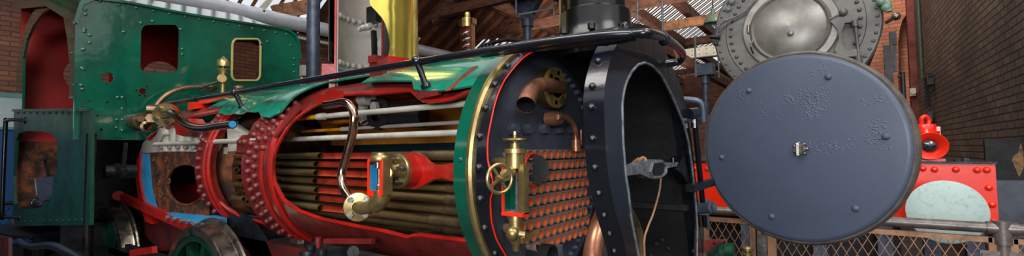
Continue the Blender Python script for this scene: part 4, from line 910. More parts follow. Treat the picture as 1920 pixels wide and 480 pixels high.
# ---- frames, wheels
m = MB(); m.box((-9.0, 1.9, .55), (-.6, 1.94, 1.22)); LP('main_frame', m, 'deepred')
m = MB(); m.box((-5.9, 1.86, 1.10), (-2.4, 1.9, 1.3)); LP('frame_angle', m, 'deepred')
m = MB(); m.box((-6.2, 1.5, .98), (-5.1, 1.72, 1.03)); m.box((-6.2, 1.5, .85), (-5.1, 1.53, 1.03)); 
for k in range(5): m.hexb((-5.95+.12*k, 1.6, 1.03), Zv, .03, .05)
m.cyl((-6.0, 1.48, .93), (-6.0, 1.5, .93), .04); LP('spring_hanger', m, 'dark')
m = MB(); m.bar(PY(248, 474, 1.5), PY(290, 468, 1.5), .04, .06); LP('red_spring_buckle', m, 'red')
def loco_wheel(x, z=.72, R=.69, y=1.58):
    m = MB(); m.lathe((x, y, z), (0, 1, 0), [(R-.075, 0), (R-.01, 0), (R, .006), (R+.004, .10), (R+.01, .115), (R+.045, .125), (R+.05, .14), (R+.04, .155), (R-.075, .155), (R-.075, 0)], 96); w = LP('driving_wheel', m, 'tyre', sharp=30)
    m = MB(); m.lathe((x, y, z), (0, 1, 0), [(R-.13, .01), (R-.075, .008), (R-.075, .14), (R-.13, .14), (R-.13, .01)], 64); m.lathe((x, y, z), (0, 1, 0), [(.001, -.02), (.13, -.02), (.14, 0), (.14, .15), (.001, .15)], 28)
    for i in range(11):
        a = 2*pi*i/11+.3; d = V((cos(a), 0, sin(a))); e = V((-sin(a), 0, cos(a))); c = V((x, y+.06, z)); a_, b_ = c+d*.12, c+d*(R-.1)
        m.add([a_-e*.06+V((0, -.03, 0)), a_+e*.06+V((0, -.03, 0)), a_+e*.06+V((0, .04, 0)), a_-e*.06+V((0, .04, 0)), b_-e*.03+V((0, -.03, 0)), b_+e*.03+V((0, -.03, 0)), b_+e*.03+V((0, .04, 0)), b_-e*.03+V((0, .04, 0))], [(0, 1, 5, 4), (1, 2, 6, 5), (2, 3, 7, 6), (3, 0, 4, 7)])
    LP('wheel_centre', m, 'dgreen', w)
    m = MB(); m.lathe((x+.05, y+.28, z), (0, 1, 0), [(R-.16, 0), (R+.09, 0), (R+.09, .02), (R-.16, .02), (R-.16, 0)], 64, ); LP('splasher_plate', m, 'dark', w)
loco_wheel(-4.28); loco_wheel(-6.72)
m = MB(); m.cyl((-4.28, 1.7, .72), (-4.28, 3.1, .72), .07); m.cyl((-6.72, 1.7, .72), (-6.72, 3.1, .72), .07); LP('axles', m, 'dark')
# motion seen under the barrel
m = MB(); p = PY(588, 470, 1.6); m.cyl(p+V((-.03, 0, -.15)), p+V((-.03, 0, .03)), .03); m.cyl(p+V((.09, 0, -.15)), p+V((.09, 0, .02)), .03); m.box(p+V((-.09, -.04, -.15)), p+V((.14, .08, -.01))); m.ball(p+V((.02, -.05, -.02)), .035); LP('lubricator', m, 'dark')
m = MB(); m.bar(PY(618, 478, 1.6), PY(664, 470, 1.6), .03, .05); m.cyl(PY(662, 472, 1.58), PY(662, 472, 1.63), .032); LP('valve_gear_link', m, 'dark')
m = MB(); m.cyl(PY(597, 445, 1.75), PY(597, 478, 1.75), .02); m.bar(PY(610, 452, 1.75), PY(700, 452, 1.75), .03, .03); LP('drain_rod', m, 'redP')
m = MB(); m.box((-1.35, 2.0, .4), (-.8, 3.2, 1.0)); m.box((-3.0, 2.2, .4), (-1.3, 3.0, 1.15)); LP('cylinder_block', m, 'dark')
# bogie bits under the smokebox front
m = MB(); p0, p1 = PY(1326, 463, 3.3), PY(1358, 452, 3.3)
m2 = plate([PY(u, v, 3.3) for u, v in ((1322, 450), (1362, 450), (1330, 474), (1322, 476))], [[PY(u, v, 3.3) for u, v in ((1334, 455), (1341, 455), (1343, 459), (1337, 461))]], (0, 1, 0), .03); LP('red_lamp_bracket', m2, 'redP')
m = MB(); m.bar(PY(1330, 482, 3.2), PY(1357, 460, 3.2), .04, .05); m.bar(PY(1340, 486, 3.1), PY(1366, 466, 3.1), .04, .04); m.cyl(PY(1352, 476, 3.1), PY(1374, 476, 3.1), .05); m.cyl(PY(1362, 470, 3.05), PY(1376, 470, 3.05), .045); m.box(PY(1330, 478, 3.25), PY(1376, 495, 3.1)); LP('green_spring_gear', m, 'dgreen')
m = MB(); m.lathe(PY(1402, 490, 3.5), Zv, [(.001, 0), (.03, 0), (.03, .05), (.02, .06), (.036, .075), (.036, .09), (.02, .1), (.001, .1)], 18); LP('brass_oil_cup', m, 'brass')
# ---- shovel and coal in the bunker
sh = thing('coal_shovel', 'grey steel coal shovel standing in the cut-open bunker', 'shovel', tuple(PY(82, 378, 1.29)))
m = MB(); bl = [PY(u, v, 1.285) for u, v in ((65, 334), (104, 330), (100, 372), (76, 378), (69, 368))]; m.prism(bl, (0, 1, 0), .012); m.bar(bl[0], bl[4], .012, .02, V((1, 0, 0))); m.bar(bl[1], bl[2], .012, .02, V((1, 0, 0))); m.build('blade', M['steel'], sh)
m = MB(); m.tube([PY(94, 345, 1.30), PY(88, 320, 1.33), PY(83, 300, 1.36)], .022, 8, smooth=3); m.cyl(PY(79, 300, 1.36), PY(87, 297, 1.36), .02); m.build('handle', M['dark'], sh)
zcoal = PY(60, 391, 1.36).z
m = MB(); m.box((-9.5, 1.26, zcoal-.04), (-6.9, 2.0, zcoal)); LP('bunker_floor', m, 'dark')
m = MB(); m.box((-6.95, 1.27, .97), (-6.9, 2.0, 2.42)); LP('bunker_front', m, 'dark')
random.seed(3)
spots = [(-9.3+.175*i+.04*j, 1.44+.17*j, 0) for j in range(3) for i in range(12)]+[(-9.1+.175*i, 1.5, 1) for i in range(10) if i not in (4, 7)]
for x, y, lv in spots:
    m = MB(); r = random.uniform(.062, .074); m.ball((0, 0, 0), r, n=7, m=5)
    m.v = [V((x, y, zcoal+r*.98+lv*.125))+V((q.x*random.uniform(.85, 1.12), q.y*random.uniform(.85, 1.1), q.z*random.uniform(.75, 1.0))) for q in m.v]
    o = m.build('coal_lump', M['coal'], None, flat=True); tag(o, 'black lump of coal lying in the cut-open bunker of the cab', 'coal', 'coal lumps in the bunker')
WORLD, EXPO = 1.05, 0
# ================================================================== SECOND LOCOMOTIVE
K = thing('standard_gauge_locomotive', 'weathered grey tall locomotive behind with a scarlet buffer beam', 'locomotive', (-.45, 6.5, 0))
def KP(n, mb, m_, par=None, **k): return mb.build(n, M[m_], par or K, **k)
KY = 7.1; kc = V((-.453, KY, 3.58)); ny = V((0, -1, 0))
m = MB(); m.lathe(kc+V((0, 2.5, 0)), ny, [(.001, 0), (.96, 0), (.96, 2.49), (.94, 2.51), (.80, 2.515), (.79, 2.53), (.001, 2.53)], 96); sm = KP('smokebox', m, 'loco2', sharp=30)
m = MB()
for i in range(56): a = 2*pi*i/56; m.dome(kc+V((.9*cos(a), -.012, .9*sin(a))), ny, .022)
for i in range(44): a = 2*pi*i/44; m.dome(kc+V((.735*cos(a), -.03, .735*sin(a))), ny, .026, .03)
KP('rivets', m, 'loco2', sm)
m = MB(); m.lathe(kc+V((-.02, -.025, 0)), ny, [(.001, 0), (.56, 0), (.56, .035), (.545, .05), (.47, .055), (.455, .075), (.44, .085), (.425, .075), (.41, .06), (.35, .085), (.2, .12), (.001, .135)], 96); kd = KP('smokebox_door', m, 'loco2L', sharp=30)
m = MB(); m.ball(kc+V((.0, -.165, -.1)), .04, (1, .5, 1)); KP('door_dent_boss', m, 'loco2L', kd)
m2 = plate([PY(u, v, KY-.09) for u, v in ((1556, 40), (1575, 33), (1604, 29), (1607, 42), (1584, 44), (1578, 60), (1579, 85), (1586, 95), (1612, 92), (1614, 106), (1573, 108), (1565, 95), (1573, 75), (1570, 55))], [], (0, -1, 0), .04); KP('hinge_bracket', m2, 'loco2')
m = MB(); m.cyl(PY(1603, 40, KY-.12), PY(1611, 112, KY-.12), .018); m.cyl(PY(1602, 38, KY-.12), PY(1604, 50, KY-.12), .036); m.cyl(PY(1609, 104, KY-.12), PY(1611, 118, KY-.12), .036); KP('hinge_pin', m, 'loco2')
m = MB(); m.cyl(PY(1556, 36, KY-.14), PY(1580, 24, KY-.14), .014); m.ball(PY(1581, 23, KY-.14), .05); KP('door_clip', m, 'loco2')
m = MB(); m.tube([PY(1411, 76, KY-.12), PY(1408, 88, KY-.2), PY(1412, 100, KY-.12)], .012, 8, smooth=4); m.cyl(PY(1403, 47, KY-.1), PY(1403, 62, KY-.1), .02); KP('door_grab_handle', m, 'steel')
m = MB(); m.tube([PY(1345, 62, KY-.1), PY(1348, 48, KY-.12), PY(1362, 38, KY-.12), PY(1382, 30, KY-.1), PY(1400, 18, KY-.1), PY(1418, -2, KY-.1)], .018, 8, smooth=5); KP('conduit_pipe', m, 'iron', sharp=60)
m = MB(); m.box(PY(1336, 72, KY-.05), PY(1350, 86, KY+.1)); m.cyl(PY(1332, 69, KY-.05), PY(1350, 70, KY-.05), .03); KP('junction_fitting', m, 'dark')
m = MB(); m.ball(PY(1372, 4, KY), .06); m.ball(PY(1366, 18, KY), .05); m.cyl(PY(1374, -10, KY), PY(1364, 24, KY), .03); KP('pipe_elbow', m, 'iron')
for zz in (1,):
    m = MB(); m.tube([PY(1655, -6, KY-.1), PY(1664, 8, KY-.1), PY(1666, 22, KY-.1)], .04, 10, smooth=4); m.ball(PY(1652, 3, KY-.1), .05); m.ball(PY(1662, 14, KY-.1), .055); KP('green_pipe_union', m, 'shade')
    m = MB(); m.cyl(PY(1662, 42, KY-.05), PY(1680, 31, KY-.3), .02); m.ball(PY(1680, 31, KY-.3), .045); KP('lamp_iron', m, 'steel')
    m = MB(); m.box(PY(1667, 60, KY+.2), PY(1681, 84, KY+.25)); m.bar(PY(1664, 85, KY+.2), PY(1668, 160, KY+.2), .08, .05, V((0, 1, 0))); m.bar(PY(1677, 85, KY+.2), PY(1678, 135, KY+.2), .03, .05, V((0, 1, 0))); KP('pump_bracket', m, 'dark')
    m = MB(); m.cyl(PY(1692, 135, KY-.2), PY(1695, 192, KY-.2), .022); m.cyl(PY(1683, 143, KY-.2), PY(1697, 143, KY-.2), .015); m.cyl(PY(1683, 179, KY-.2), PY(1699, 179, KY-.2), .015); KP('side_rail', m, 'dark')
# footplate and buffer beam
BY = 6.0; bt = PY(1800, 307, BY).z
Xb1 = PY(1867, 320, BY).x; Xb0 = 2*-.453-Xb1
m = MB(); m.box((Xb0, BY, bt-.62), (Xb1, BY+.06, bt)); bb = KP('buffer_beam', m, 'scarlet')
m = MB(); m.box((Xb0-.01, BY-.02, bt), (Xb1+.01, 10.0, bt+.02)); m.box((Xb1-.03, BY+.06, bt-.3), (Xb1, 9.5, bt)); KP('footplate', m, 'dark')
m = MB()
for u, v in ((1752, 318), (1792, 318), (1832, 319), (1850, 319), (1854, 352), (1860, 384), (1863, 415), (1730, 316)): m.dome(PY(u, v, BY), ny, .03, .025)
for k in range(8): m.dome((Xb0+.15+.15*k, BY, bt-.08), ny, .03, .025)
KP('beam_rivets', m, 'scarlet', bb)
bc = PY(1775, 398, 5.45)
m = MB(); m.lathe((bc.x, 5.45, bc.z), (0, 1, 0), [(.001, 0), (.15, .002), (.26, .012), (.272, .02), (.272, .035), (.26, .045), (.001, .05)], 72); bf = KP('buffer_head', m, 'buffer', sharp=35)
m = MB(); m.cyl((bc.x, 5.5, bc.z), (bc.x, 5.75, bc.z), .07, n=24); m.cyl((bc.x, 5.7, bc.z), (bc.x, 6.0, bc.z), .12, .15, n=24); m.lathe((bc.x, 5.97, bc.z), ny, [(.001, 0), (.2, 0), (.2, .04), (.001, .04)], 24); KP('buffer_shank', m, 'dark')
m = MB(); bx = 2*-.453-bc.x; m.lathe((bx, 5.45, bc.z), (0, 1, 0), [(.001, 0), (.15, .002), (.26, .012), (.272, .02), (.272, .035), (.26, .045), (.001, .05)], 72); m.cyl((bx, 5.5, bc.z), (bx, 6, bc.z), .09); KP('buffer_head', m, 'buffer', sharp=35)
m = MB(); m.box((-1.4, 6.3, .3), (.5, 9.5, bt-.1)); m.cyl((-.45, 7.2, 2.3), (-.45, 9.6, 2.3), .7, n=32); KP('frames', m, 'dark')
for xx in (-1.6, -.9, -.2, .35, .7, 1.0):
    m = MB(); m.box((xx-.06, 5.95, .0), (xx+.06, 6.05, bt-.62)); KP('guard_iron', m, 'col')
m = MB(); m.box((-1.9, 5.92, .62), (1.15, 6.0, .72)); KP('step_bar', m, 'iron')
# red lamp
lc = PY(1738, 274, 5.98)
def lz(v): return PY(1738, v, 6.2).z
lx, ly = PY(1738, 300, 6.2).x, 6.2
T = thing('railway_lamp', 'bright red railway hand lamp standing on the scarlet buffer beam', 'lamp', (lx, ly, bt+.02))
m = MB(); rw = .11
m.box((lx-.125, ly-.1, bt+.02), (lx+.125, ly+.12, bt+.045)); m.lathe((lx, ly, 0), Zv, [(.001, bt+.04), (.105, bt+.04), (.105, lz(250)), (.11, lz(249)), (.11, lz(247)), (.085, lz(246)), (.085, lz(235)), (.078, lz(233)), (.001, lz(233))], 32); m.box((lx+.08, ly-.02, lz(262)), (lx+.11, ly+.04, lz(238)))
body = m.build('lamp_body', M['scarlet'], T)
m = MB(); zc_ = PY(1739, 274, 6.05).z; m.lathe((lx+.01, ly-.06, zc_), ny, [(.06, 0), (.075, .05), (.125, .11), (.135, .12), (.13, .125), (.105, .11), (.065, .07), (.06, .06)], 40); m.build('lens_hood', M['scarlet'], T)
m = MB(); m.lathe((lx+.01, ly-.115, zc_), ny, [(.062, 0), (.055, .02), (.03, .035), (.001, .04)], 32); m.build('lens', M['lens'], T)
m = MB(); m.tube([(lx-.02, ly, lz(236)), (lx-.03, ly-.02, lz(224)), (lx-.0, ly-.02, lz(218)), (lx+.03, ly, lz(224)), (lx+.025, ly, lz(236))], .02, 10, smooth=4); m.build('carrying_handle', M['scarlet'], T, sharp=60)
m = MB(); m.dome((lx+.22, ly-.05, bt+.02), Zv, .035, .03); m.box((lx+.26, ly-.05, bt+.02), (lx+.30, ly, bt+.05)); KP('footplate_catch', m, 'dark')
# ================================================================== GUARD RAILING
GY = 4.15; gz = PY(1600, 411, GY).z
G = thing('guard_railing', 'metal tube guard railing with copper-toned diamond mesh before scarlet beam', 'railing', (.2, GY, 0))
gx0, gx1 = PY(1290, 400, GY).x, 2.6
m = MB(); m.cyl((gx0, GY, gz), (gx1, GY, gz), .034, n=18); m.build('top_rail', M['rail'], G)
def post(u, r=.052):
    x = PY(u, 420, GY).x; m = MB(); m.cyl((x, GY, 0), (x, GY, gz-.03), r*.9, n=20); m.cyl((x, GY, gz-.1), (x, GY, gz+.045), r*1.15, n=20); m.cyl((x-.07, GY, gz), (x+.07, GY, gz), .041, n=18)
    m.cyl((x, GY, 0), (x, GY, .02), .1); o = m.build('post', M['rail'], G); return x
xp = post(1878, .04); xq = post(1433, .035)
m = MB()
for uu, w in ((1415, .02), (1425, .03), (1444, .03)): x = PY(uu, 450, GY).x; m.box((x-w/2, GY-.03, 0), (x+w/2, GY, gz-.05))
m.build('frame_upright', M['mesh'], G)
x = PY(1430, 465, GY).x; m = MB(); m.box((x-.03, GY-.06, gz-.36), (x+.03, GY-.05, gz-.16)); m.hexb((x, GY-.06, gz-.25), ny, .02, .02); m.build('clip_plate', M['steel'], G)
def panel(u0, u1, zt=None):
    xa, xb = PY(u0, 430, GY).x, (PY(u1, 430, GY).x if u1 < 1920 else gx1); z1 = gz-.078; z0 = .35
    m = MB(); m.box((xa, GY-.02, z1-.012), (xb, GY+.02, z1+.022)); m.box((xa, GY-.02, z0-.02), (xb, GY+.02, z0+.02))
    for xx in (xa, xb): m.box((xx-.018, GY-.02, z0), (xx+.018, GY+.02, z1+.02))
    o = m.build('mesh_frame', M['mesh'], G)
    m = MB(); w, h = .062, .118; nx = int((xb-xa)/w)+1
    def clipseg(p, q):
        (x1, z1_), (x2, z2_) = p, q; t0, t1 = 0, 1
        dx, dz_ = x2-x1, z2_-z1_
        for pp, qq in ((-dx, x1-xa), (dx, xb-x1), (-dz_, z1_-z0), (dz_, z1-z1_)):
            if abs(pp) < 1e-9:
                if qq < 0: return None
            else:
                r = qq/pp
                if pp < 0: t0 = max(t0, r)
                else: t1 = min(t1, r)
        return None if t0 >= t1 else ((x1+dx*t0, z1_+dz_*t0), (x1+dx*t1, z1_+dz_*t1))
    H_ = z1-z0; run = H_/h*w
    k = -int(run/w)-1
    while xa+k*w < xb:
        for s_ in (1, -1):
            c = clipseg((xa+k*w if s_ > 0 else xa+k*w+run, z0), (xa+k*w+run if s_ > 0 else xa+k*w, z1))
            if c:
                (x1, za), (x2, zb2) = c; n_ = max(1, int(abs(zb2-za)/(h/2))); m.bar((x1, GY+s_*.002, za), (x2, GY+s_*.002, zb2), .005, .007, V((0, 1, 0)))
        k += 1
    m.build('diamond_mesh', M['mesh'], o)
panel(1325, 1411); panel(1450, 1858); panel(1898, 1990)
m = MB(); m.box((xp-.11, GY-.03, gz-.2), (xp+.11, GY-.02, gz-.14))
for s_ in (-1, 1): m.hexb((xp+s_*.09, GY-.03, gz-.17), ny, .015, .015)
m.build('panel_clamp', M['rail'], G)
# ================================================================== HALL
def bx(a, b): return MB().box(a, b)
struct('floor', bx((-24, -8, -.12), (14, 46, 0)), M['stone'])
wy0 = 5.5
struct('wall_right', bx((1.74, 6.3, 0), (2.2, 40, 13)), M['brickR'])
m = plate([(.2, 16, 0), (1.74, 16, 0), (1.74, 16, 14), (.2, 16, 14)], [[PY(u, v, 16) for u, v in ((1684, 260), (1685, 110), (1684, 80), (1687, 55), (1692, 38), (1698, 29), (1704, 33), (1709, 48), (1712, 70), (1712, 100), (1712, 260))]], (0, 1, 0), .5)
struct('wall_end', m, M['brickA'], sharp=20)
m = bx((.2, 16.45, 0), (1.74, 16.6, 14)); struct('trim_1', m, M['brickA'])
m = bx((1.60, 15.75, 0), (1.74, 16.05, 14)); mat_p = mat('dark_red_pilaster', (124, 58, 52), .7, 0, .3, 3, .3, 12); struct('trim_2', m, mat_p)
m = MB(); p = PX(1724, 0, 1.66); p2 = PX(1735, 150, 1.66); m.cyl((1.70, 14.6, 3.6), (1.70, 14.6, 13), .035, n=12); o = m.build('drainpipe', mat('dark_green_grey_pipe', (66, 82, 70), .5)); tag(o, 'tall thin dark drainpipe on the brown brick wall by the arch', 'pipe')
m = MB(); a_ = PY(1706, 120, 15.9); m.box((a_.x, 15.9, 1.5), (a_.x+.05, 16, PY(1706, 85, 15.9).z)); m.box((a_.x+.09, 15.9, .5), (a_.x+.14, 16, 12)); o = m.build('wall_conduit', M['cream']); tag(o, 'pair of cream conduits running up the orange brick beside the arch', 'conduit')
a_, b_ = PY(1707, 180, 15.6), PY(1717, 165, 15.6); m = MB(); m.box((a_.x, 15.6, a_.z), (b_.x, 15.85, b_.z)); m.cyl(((a_.x+b_.x)/2, 15.55, (a_.z+b_.z)/2), ((a_.x+b_.x)/2, 15.6, (a_.z+b_.z)/2), .06); o = m.build('alarm_box', M['cream']); tag(o, 'small white box fixed to the orange brick above the red lamp', 'box')
m = MB(); a_ = PX(1739, 140, 1.66); m.bar(PX(1736, 142, 1.66), PX(1744, 140, 1.66), .06, .08); m.bar(PX(1743, 142, 1.66), PX(1745, 160, 1.66), .1, .08, V((0, 1, 0))); m.bar(PX(1737, 145, 1.69), PX(1739, 200, 1.69), .08, .05, V((0, 1, 0))); o = m.build('cable_trunking', M['dark']); tag(o, 'black bent trunking on the brown brick wall above the red lamp', 'trunking')
m = MB(); m.box(PX(1728, 205, 1.62)+V((0, -.3, -.1)), PX(1744, 218, 1.62)+V((.08, .3, -.1))); o = m.build('switch_box', M['plate']); tag(o, 'grey switch box on the wall just behind the red lamp handle', 'box')
# dark board and low wall at the right edge
a_ = PY(1846, 262, 6.75); b_ = PY(1960, 345, 6.75)
o = MB().box((a_.x, 6.75, 0), (1.72, 6.82, a_.z)).build('notice_board', M['soot'], None); tag(o, 'black board standing against the brown brick wall at the right edge', 'board')
m = MB(); m.prism([PY(u, v, 6.745) for u, v in ((1914, 268), (1919, 285), (1920, 312), (1915, 325), (1911, 332), (1905, 318), (1897, 300), (1902, 290), (1908, 288))], (0, 1, 0), .004); m.build('worn_gold_emblem', mat('worn_gold', (128, 92, 48), .5, .2, .3, 14, col2=(40, 30, 20)), o)
zl = PY(1890, 339, 6.4).z
o = struct('wall_low', bx((1.2, 6.36, 0), (3.4, 6.56, zl)), M['plate'])
m = MB(); m.box((1.78, 6.3, 0), (2.3, 6.34, zl)); 
# far left wall, coach
struct('wall_left', bx((-13.9, -9, 0), (-13.5, 44, 5.9)), M['brickL'])
struct('wall_back', bx((-14, 40, 0), (3, 40.4, 8.2)), M['brickL'])
KC = thing('railway_coach', 'pale and blue railway coach behind the cab, at the left edge', 'coach', (-12, .2, 0))
def cz(v): return PX(12, v, -11.5).z
m = MB(); m.box((-12.9, -6, .5), (-11.5, 2.2, cz(242))); m.build('lower_panels', M['coach3'], KC)
m = MB(); m.box((-12.9, -6, cz(242)), (-11.5, 2.2, cz(182))); m.build('upper_panels', M['coach1'], KC)
m = MB(); m.box((-12.92, -6, cz(182)), (-11.48, 2.2, cz(174))); m.box((-11.49, -6, cz(243)), (-11.46, 2.2, cz(238))); m.build('cant_rail', M['coach2'], KC)
m = MB(); m.box((-12.8, -5.8, .0), (-11.6, 2.0, .5)); m.build('underframe', M['dark'], KC)
F2 = thing('mesh_fence', 'dark mesh fence in front of the blue coach, lower left corner', 'fence', (-10.6, 0, 0))
m = MB(); zf = PX(10, 381, -10.6).z; m.cyl((-10.6, -3, zf), (-10.6, 1.8, zf), .03); 
for y in (-2, -.6, .8, 1.75): m.cyl((-10.6, y, 0), (-10.6, y, zf), .03)
m.build('frame', M['dark'], F2)
m = MB()
for i in range(70): y = -2.9+i*.1; m.bar((-10.6, y, zf), (-10.6, min(1.78, y+.5), max(.2, zf-.9)), .008, .008, V((1, 0, 0))); m.bar((-10.6, min(y+.5, 1.78), zf), (-10.6, y if y < 1.78 else 1.78, max(.2, zf-.9)), .008, .008, V((1, 0, 0)))
m.build('mesh', M['dark'], F2)
struct('wall_near', bx((-14, -9.4, 0), (14, -9, 6)), M['brickL'])
struct('wall_return', bx((2.2, 6.3, 0), (14, 6.7, 9)), M['brickR'])
struct('wall_side', bx((14, -9.4, 0), (14.3, 10, 6)), M['brickL'])
# silver duct
m = MB(); m.cyl((-12.4, 2.0, 5.58), (-12.4, 14.4, 5.74), .2, n=28); m.cyl((-12.4, 14.4, 5.74), (-12.4, 15.2, 5.74), .15, .07, n=28); o = m.build('silver_duct', M['silver']); tag(o, 'long shiny silver duct running above the green cab roof', 'duct')
m = MB(); m.box((-12.75, 2, 5.28), (-12.6, 15, 5.36)); o = m.build('duct_ledge', M['cream']); tag(o, 'pale ledge running just below the silver duct', 'ledge')
# columns
p = PY(587, 100, 5.0); o = MB().cyl((p.x, 5, 0), (p.x, 5, 9.5), .122, n=24).lathe((p.x, 5, 0), Zv, [(.2, 0), (.2, .12), (.13, .2)], 24).build('roof_column', M['col']); tag(o, 'thick dark blue-grey column between the cab and the dome', 'column')
def column(u, d, r, ztop, lab, cap):
    q = CAM+ray(u, 200)*d; m = MB(); m.cyl((q.x, q.y, 0), (q.x, q.y, ztop), r, n=12); m.cyl((q.x, q.y, ztop-.25), (q.x, q.y, ztop), r*1.4, n=12); o = m.build('roof_column', M['col']); tag(o, lab, 'column')
    m = MB()
    if cap: 
        for s_ in (-1, 1): m.prism([(q.x, q.y-.12, ztop+.3), (q.x+s_*.1, q.y-.12, ztop), (q.x+s_*.9, q.y-.12, ztop+1.0), (q.x+s_*.9, q.y-.12, ztop+1.35), (q.x, q.y-.12, ztop+1.35)], (0, 1, 0), .24)
        m.box((q.x-.2, q.y-.15, ztop), (q.x+.2, q.y+.15, ztop+1.3))
    else: m.box((q.x-.26, q.y-.2, ztop+.0), (q.x+.26, q.y+.2, ztop+.35))
    m.build('column_bracket', M['col'], o)
    return q
def zat(v, d): return H+(ray(1000, v)*d).z
column(991, 15, .14, zat(34, 15), 'blue-grey column with splayed bracket left of the chimney', True)
column(1324, 14, .10, zat(145, 14), 'slim grey column with square head between smokebox and door', False)
# roof: boarded slope rising towards +x with glazed bays
RX, RZ, RSL = -13.6, 5.9, .63
def rz_(x): return RZ+RSL*(x-RX)
sky = lambda x, y: (3.4 < y < 7.9) or (y < 3.4 and x > -4 and int(y+20) % 3 == 0) or (y > 19.3 and x > -10.5) or (15.2 < y < 18.2 and x < -11.9)
m = MB(); m3 = MB(); mg = MB(); y = -9.0; i = 0
while y < 40:
    segs = [(-13.6, -12.0), (-12.0, -10.5), (-10.5, -4.0), (-4.0, -1.0)]
    for a, b in segs:
        g = sky((a+b)/2, y); w = (.16 if y > 10 else .10) if g else .35
        if i % 1 == 0:
            dz_ = .03*(i % 2); (mg if g else (m if i % 2 else m3)).bar((a, y, rz_(a)+dz_), (b, y, rz_(b)+dz_), w, .012, V((0, 0, 1)))
    y += .33; i += 1
struct('ceiling', m, M['board'], flat=True); struct('ceiling_boards', m3, mat('shadow_tone_roof_boarding', (84, 46, 30), .75, 0, .3, 2), flat=True); o = mg.build('ceiling_glazing_bars', M['timberL'], None, flat=True); o['kind'] = 'structure'  # every other board coloured darker in place of shadow between the boards
# gutter beam and purlins along the hall
m = MB(); m.box((-13.6, 2, 5.72), (-13.3, 40, 5.92)); struct('trim_3', m, M['timber'])
gp = ['longitudinal_beam']
for i, (u, v, zz, lab) in enumerate(((1250, 60, 7.0, 'dark timber beam crossing bright glazing right of the chimney'), (1300, 30, 7.6, 'upper dark timber beam sloping towards the hanging lamp'), (1330, 140, 5.4, 'low brown timber beam behind the slim grey column'), (932, 12, 7.6, 'dark timber beam high above the safety valve'))):
    p = PZ(u, v, zz); o = MB().box((p.x-.14, 7 if i != 3 else 12, zz-.18), (p.x+.14, 40, zz+.18)).build('roof_beam', M['timber']); tag(o, lab, 'beam')
# trusses
names = ['nearest roof truss, brown timber, above the safety valve', 'second roof truss of brown timber behind the chimney', 'third roof truss of brown timber, across the bright glazing', 'fourth roof truss back, brown timber under the glazing', 'fifth roof truss back, above the slim grey column', 'farthest brown roof truss at the end of the hall']
for k, yy in enumerate((12.0, 15.4, 18.9, 22.4, 26.0, 31.0)):
    t = thing('roof_truss', names[k], 'truss', (-6, yy, 6.0)); zt = 7.0
    m = MB(); m.box((-13.6, yy-.12, zt-.17), (-1.0, yy+.12, zt+.17)); m.build('tie_beam', M['timber' if k != 2 else 'timberL'], t)
    if k < 3: m = MB(); m.bar((-12.0, yy, rz_(-12)-.15), (-1.0, yy, rz_(-1)-.15), .2, .3); m.build('rafter', M['timber'], t)
    for x in ((-10.0, -7.2, -4.4) if k < 2 else (-10.0,)):
        m = MB(); m.box((x-.11, yy-.1, zt-.1), (x+.11, yy+.1, rz_(x)-.2)); m.build('post', M['timber'], t)
    for x in ((-10.0, -7.2, -4.4) if k < 2 else ()):
        m = MB(); m.bar((x, yy, zt+.1), (x-2.2 if x > -9 else x-1.6, yy, rz_(x-2.2 if x > -9 else x-1.6)-.25), .16, .2); m.build('strut', M['timber'], t)
    m = MB(); m.box((-13.5, yy-.12, 4.6), (-13.2, yy+.12, zt)); m.build('wall_post', M['timber'], t)
    m = MB(); m.box((-9.0, yy+.0, 4.5), (-1.5, yy+.2, 4.75)); pass
# pale gusset girder
p, q = PY(1256, 92, 20.0), PY(1402, 84, 20.0); zg = (PY(1300, 100, 20).z)
g_ = thing('pale_girder', 'pale cream riveted girder behind the smokebox rail', 'girder', (p.x, 20, zg)); m = MB(); m.box((p.x-1.5, 19.9, zg-.2), (q.x, 20.1, zg+.2)); m.build('web', M['cream'], g_)
m = MB()
for i in range(22):
    for s_ in (-.1, .1): m.dome((p.x-1.3+i*.28, 19.9, zg+s_), ny, .025)
m.build('rivets', M['iron'], g_)
m = MB(); a_ = PX(782, 72, -12.0); m.prism([PX(u, v, -12.9) for u, v in ((783, 60), (797, 47), (806, 50), (783, 80))], (-1, 0, 0), .1); o = m.build('gusset_plate', M['cream']); tag(o, 'pale riveted gusset plate just right of the brass dome', 'plate')
m2 = plate([PX(u, v, -12.9) for u, v in ((478, 25), (500, 0), (512, 0), (494, 24))], [], (-1, 0, 0), .1); o = m2.build('gusset_plate', M['cream']); tag(o, 'pale gusset plate above the right end of the cab roof', 'plate')
p_ = PX(520, 27, -12.6); m = MB(); m.bar(PX(515, 30, -12.9)+V((0, 0, .1)), PX(590, 10, -12.9), .2, .4); o = m.build('roof_beam', M['timberL']); tag(o, 'light timber beam end beyond the right end of the cab', 'beam')
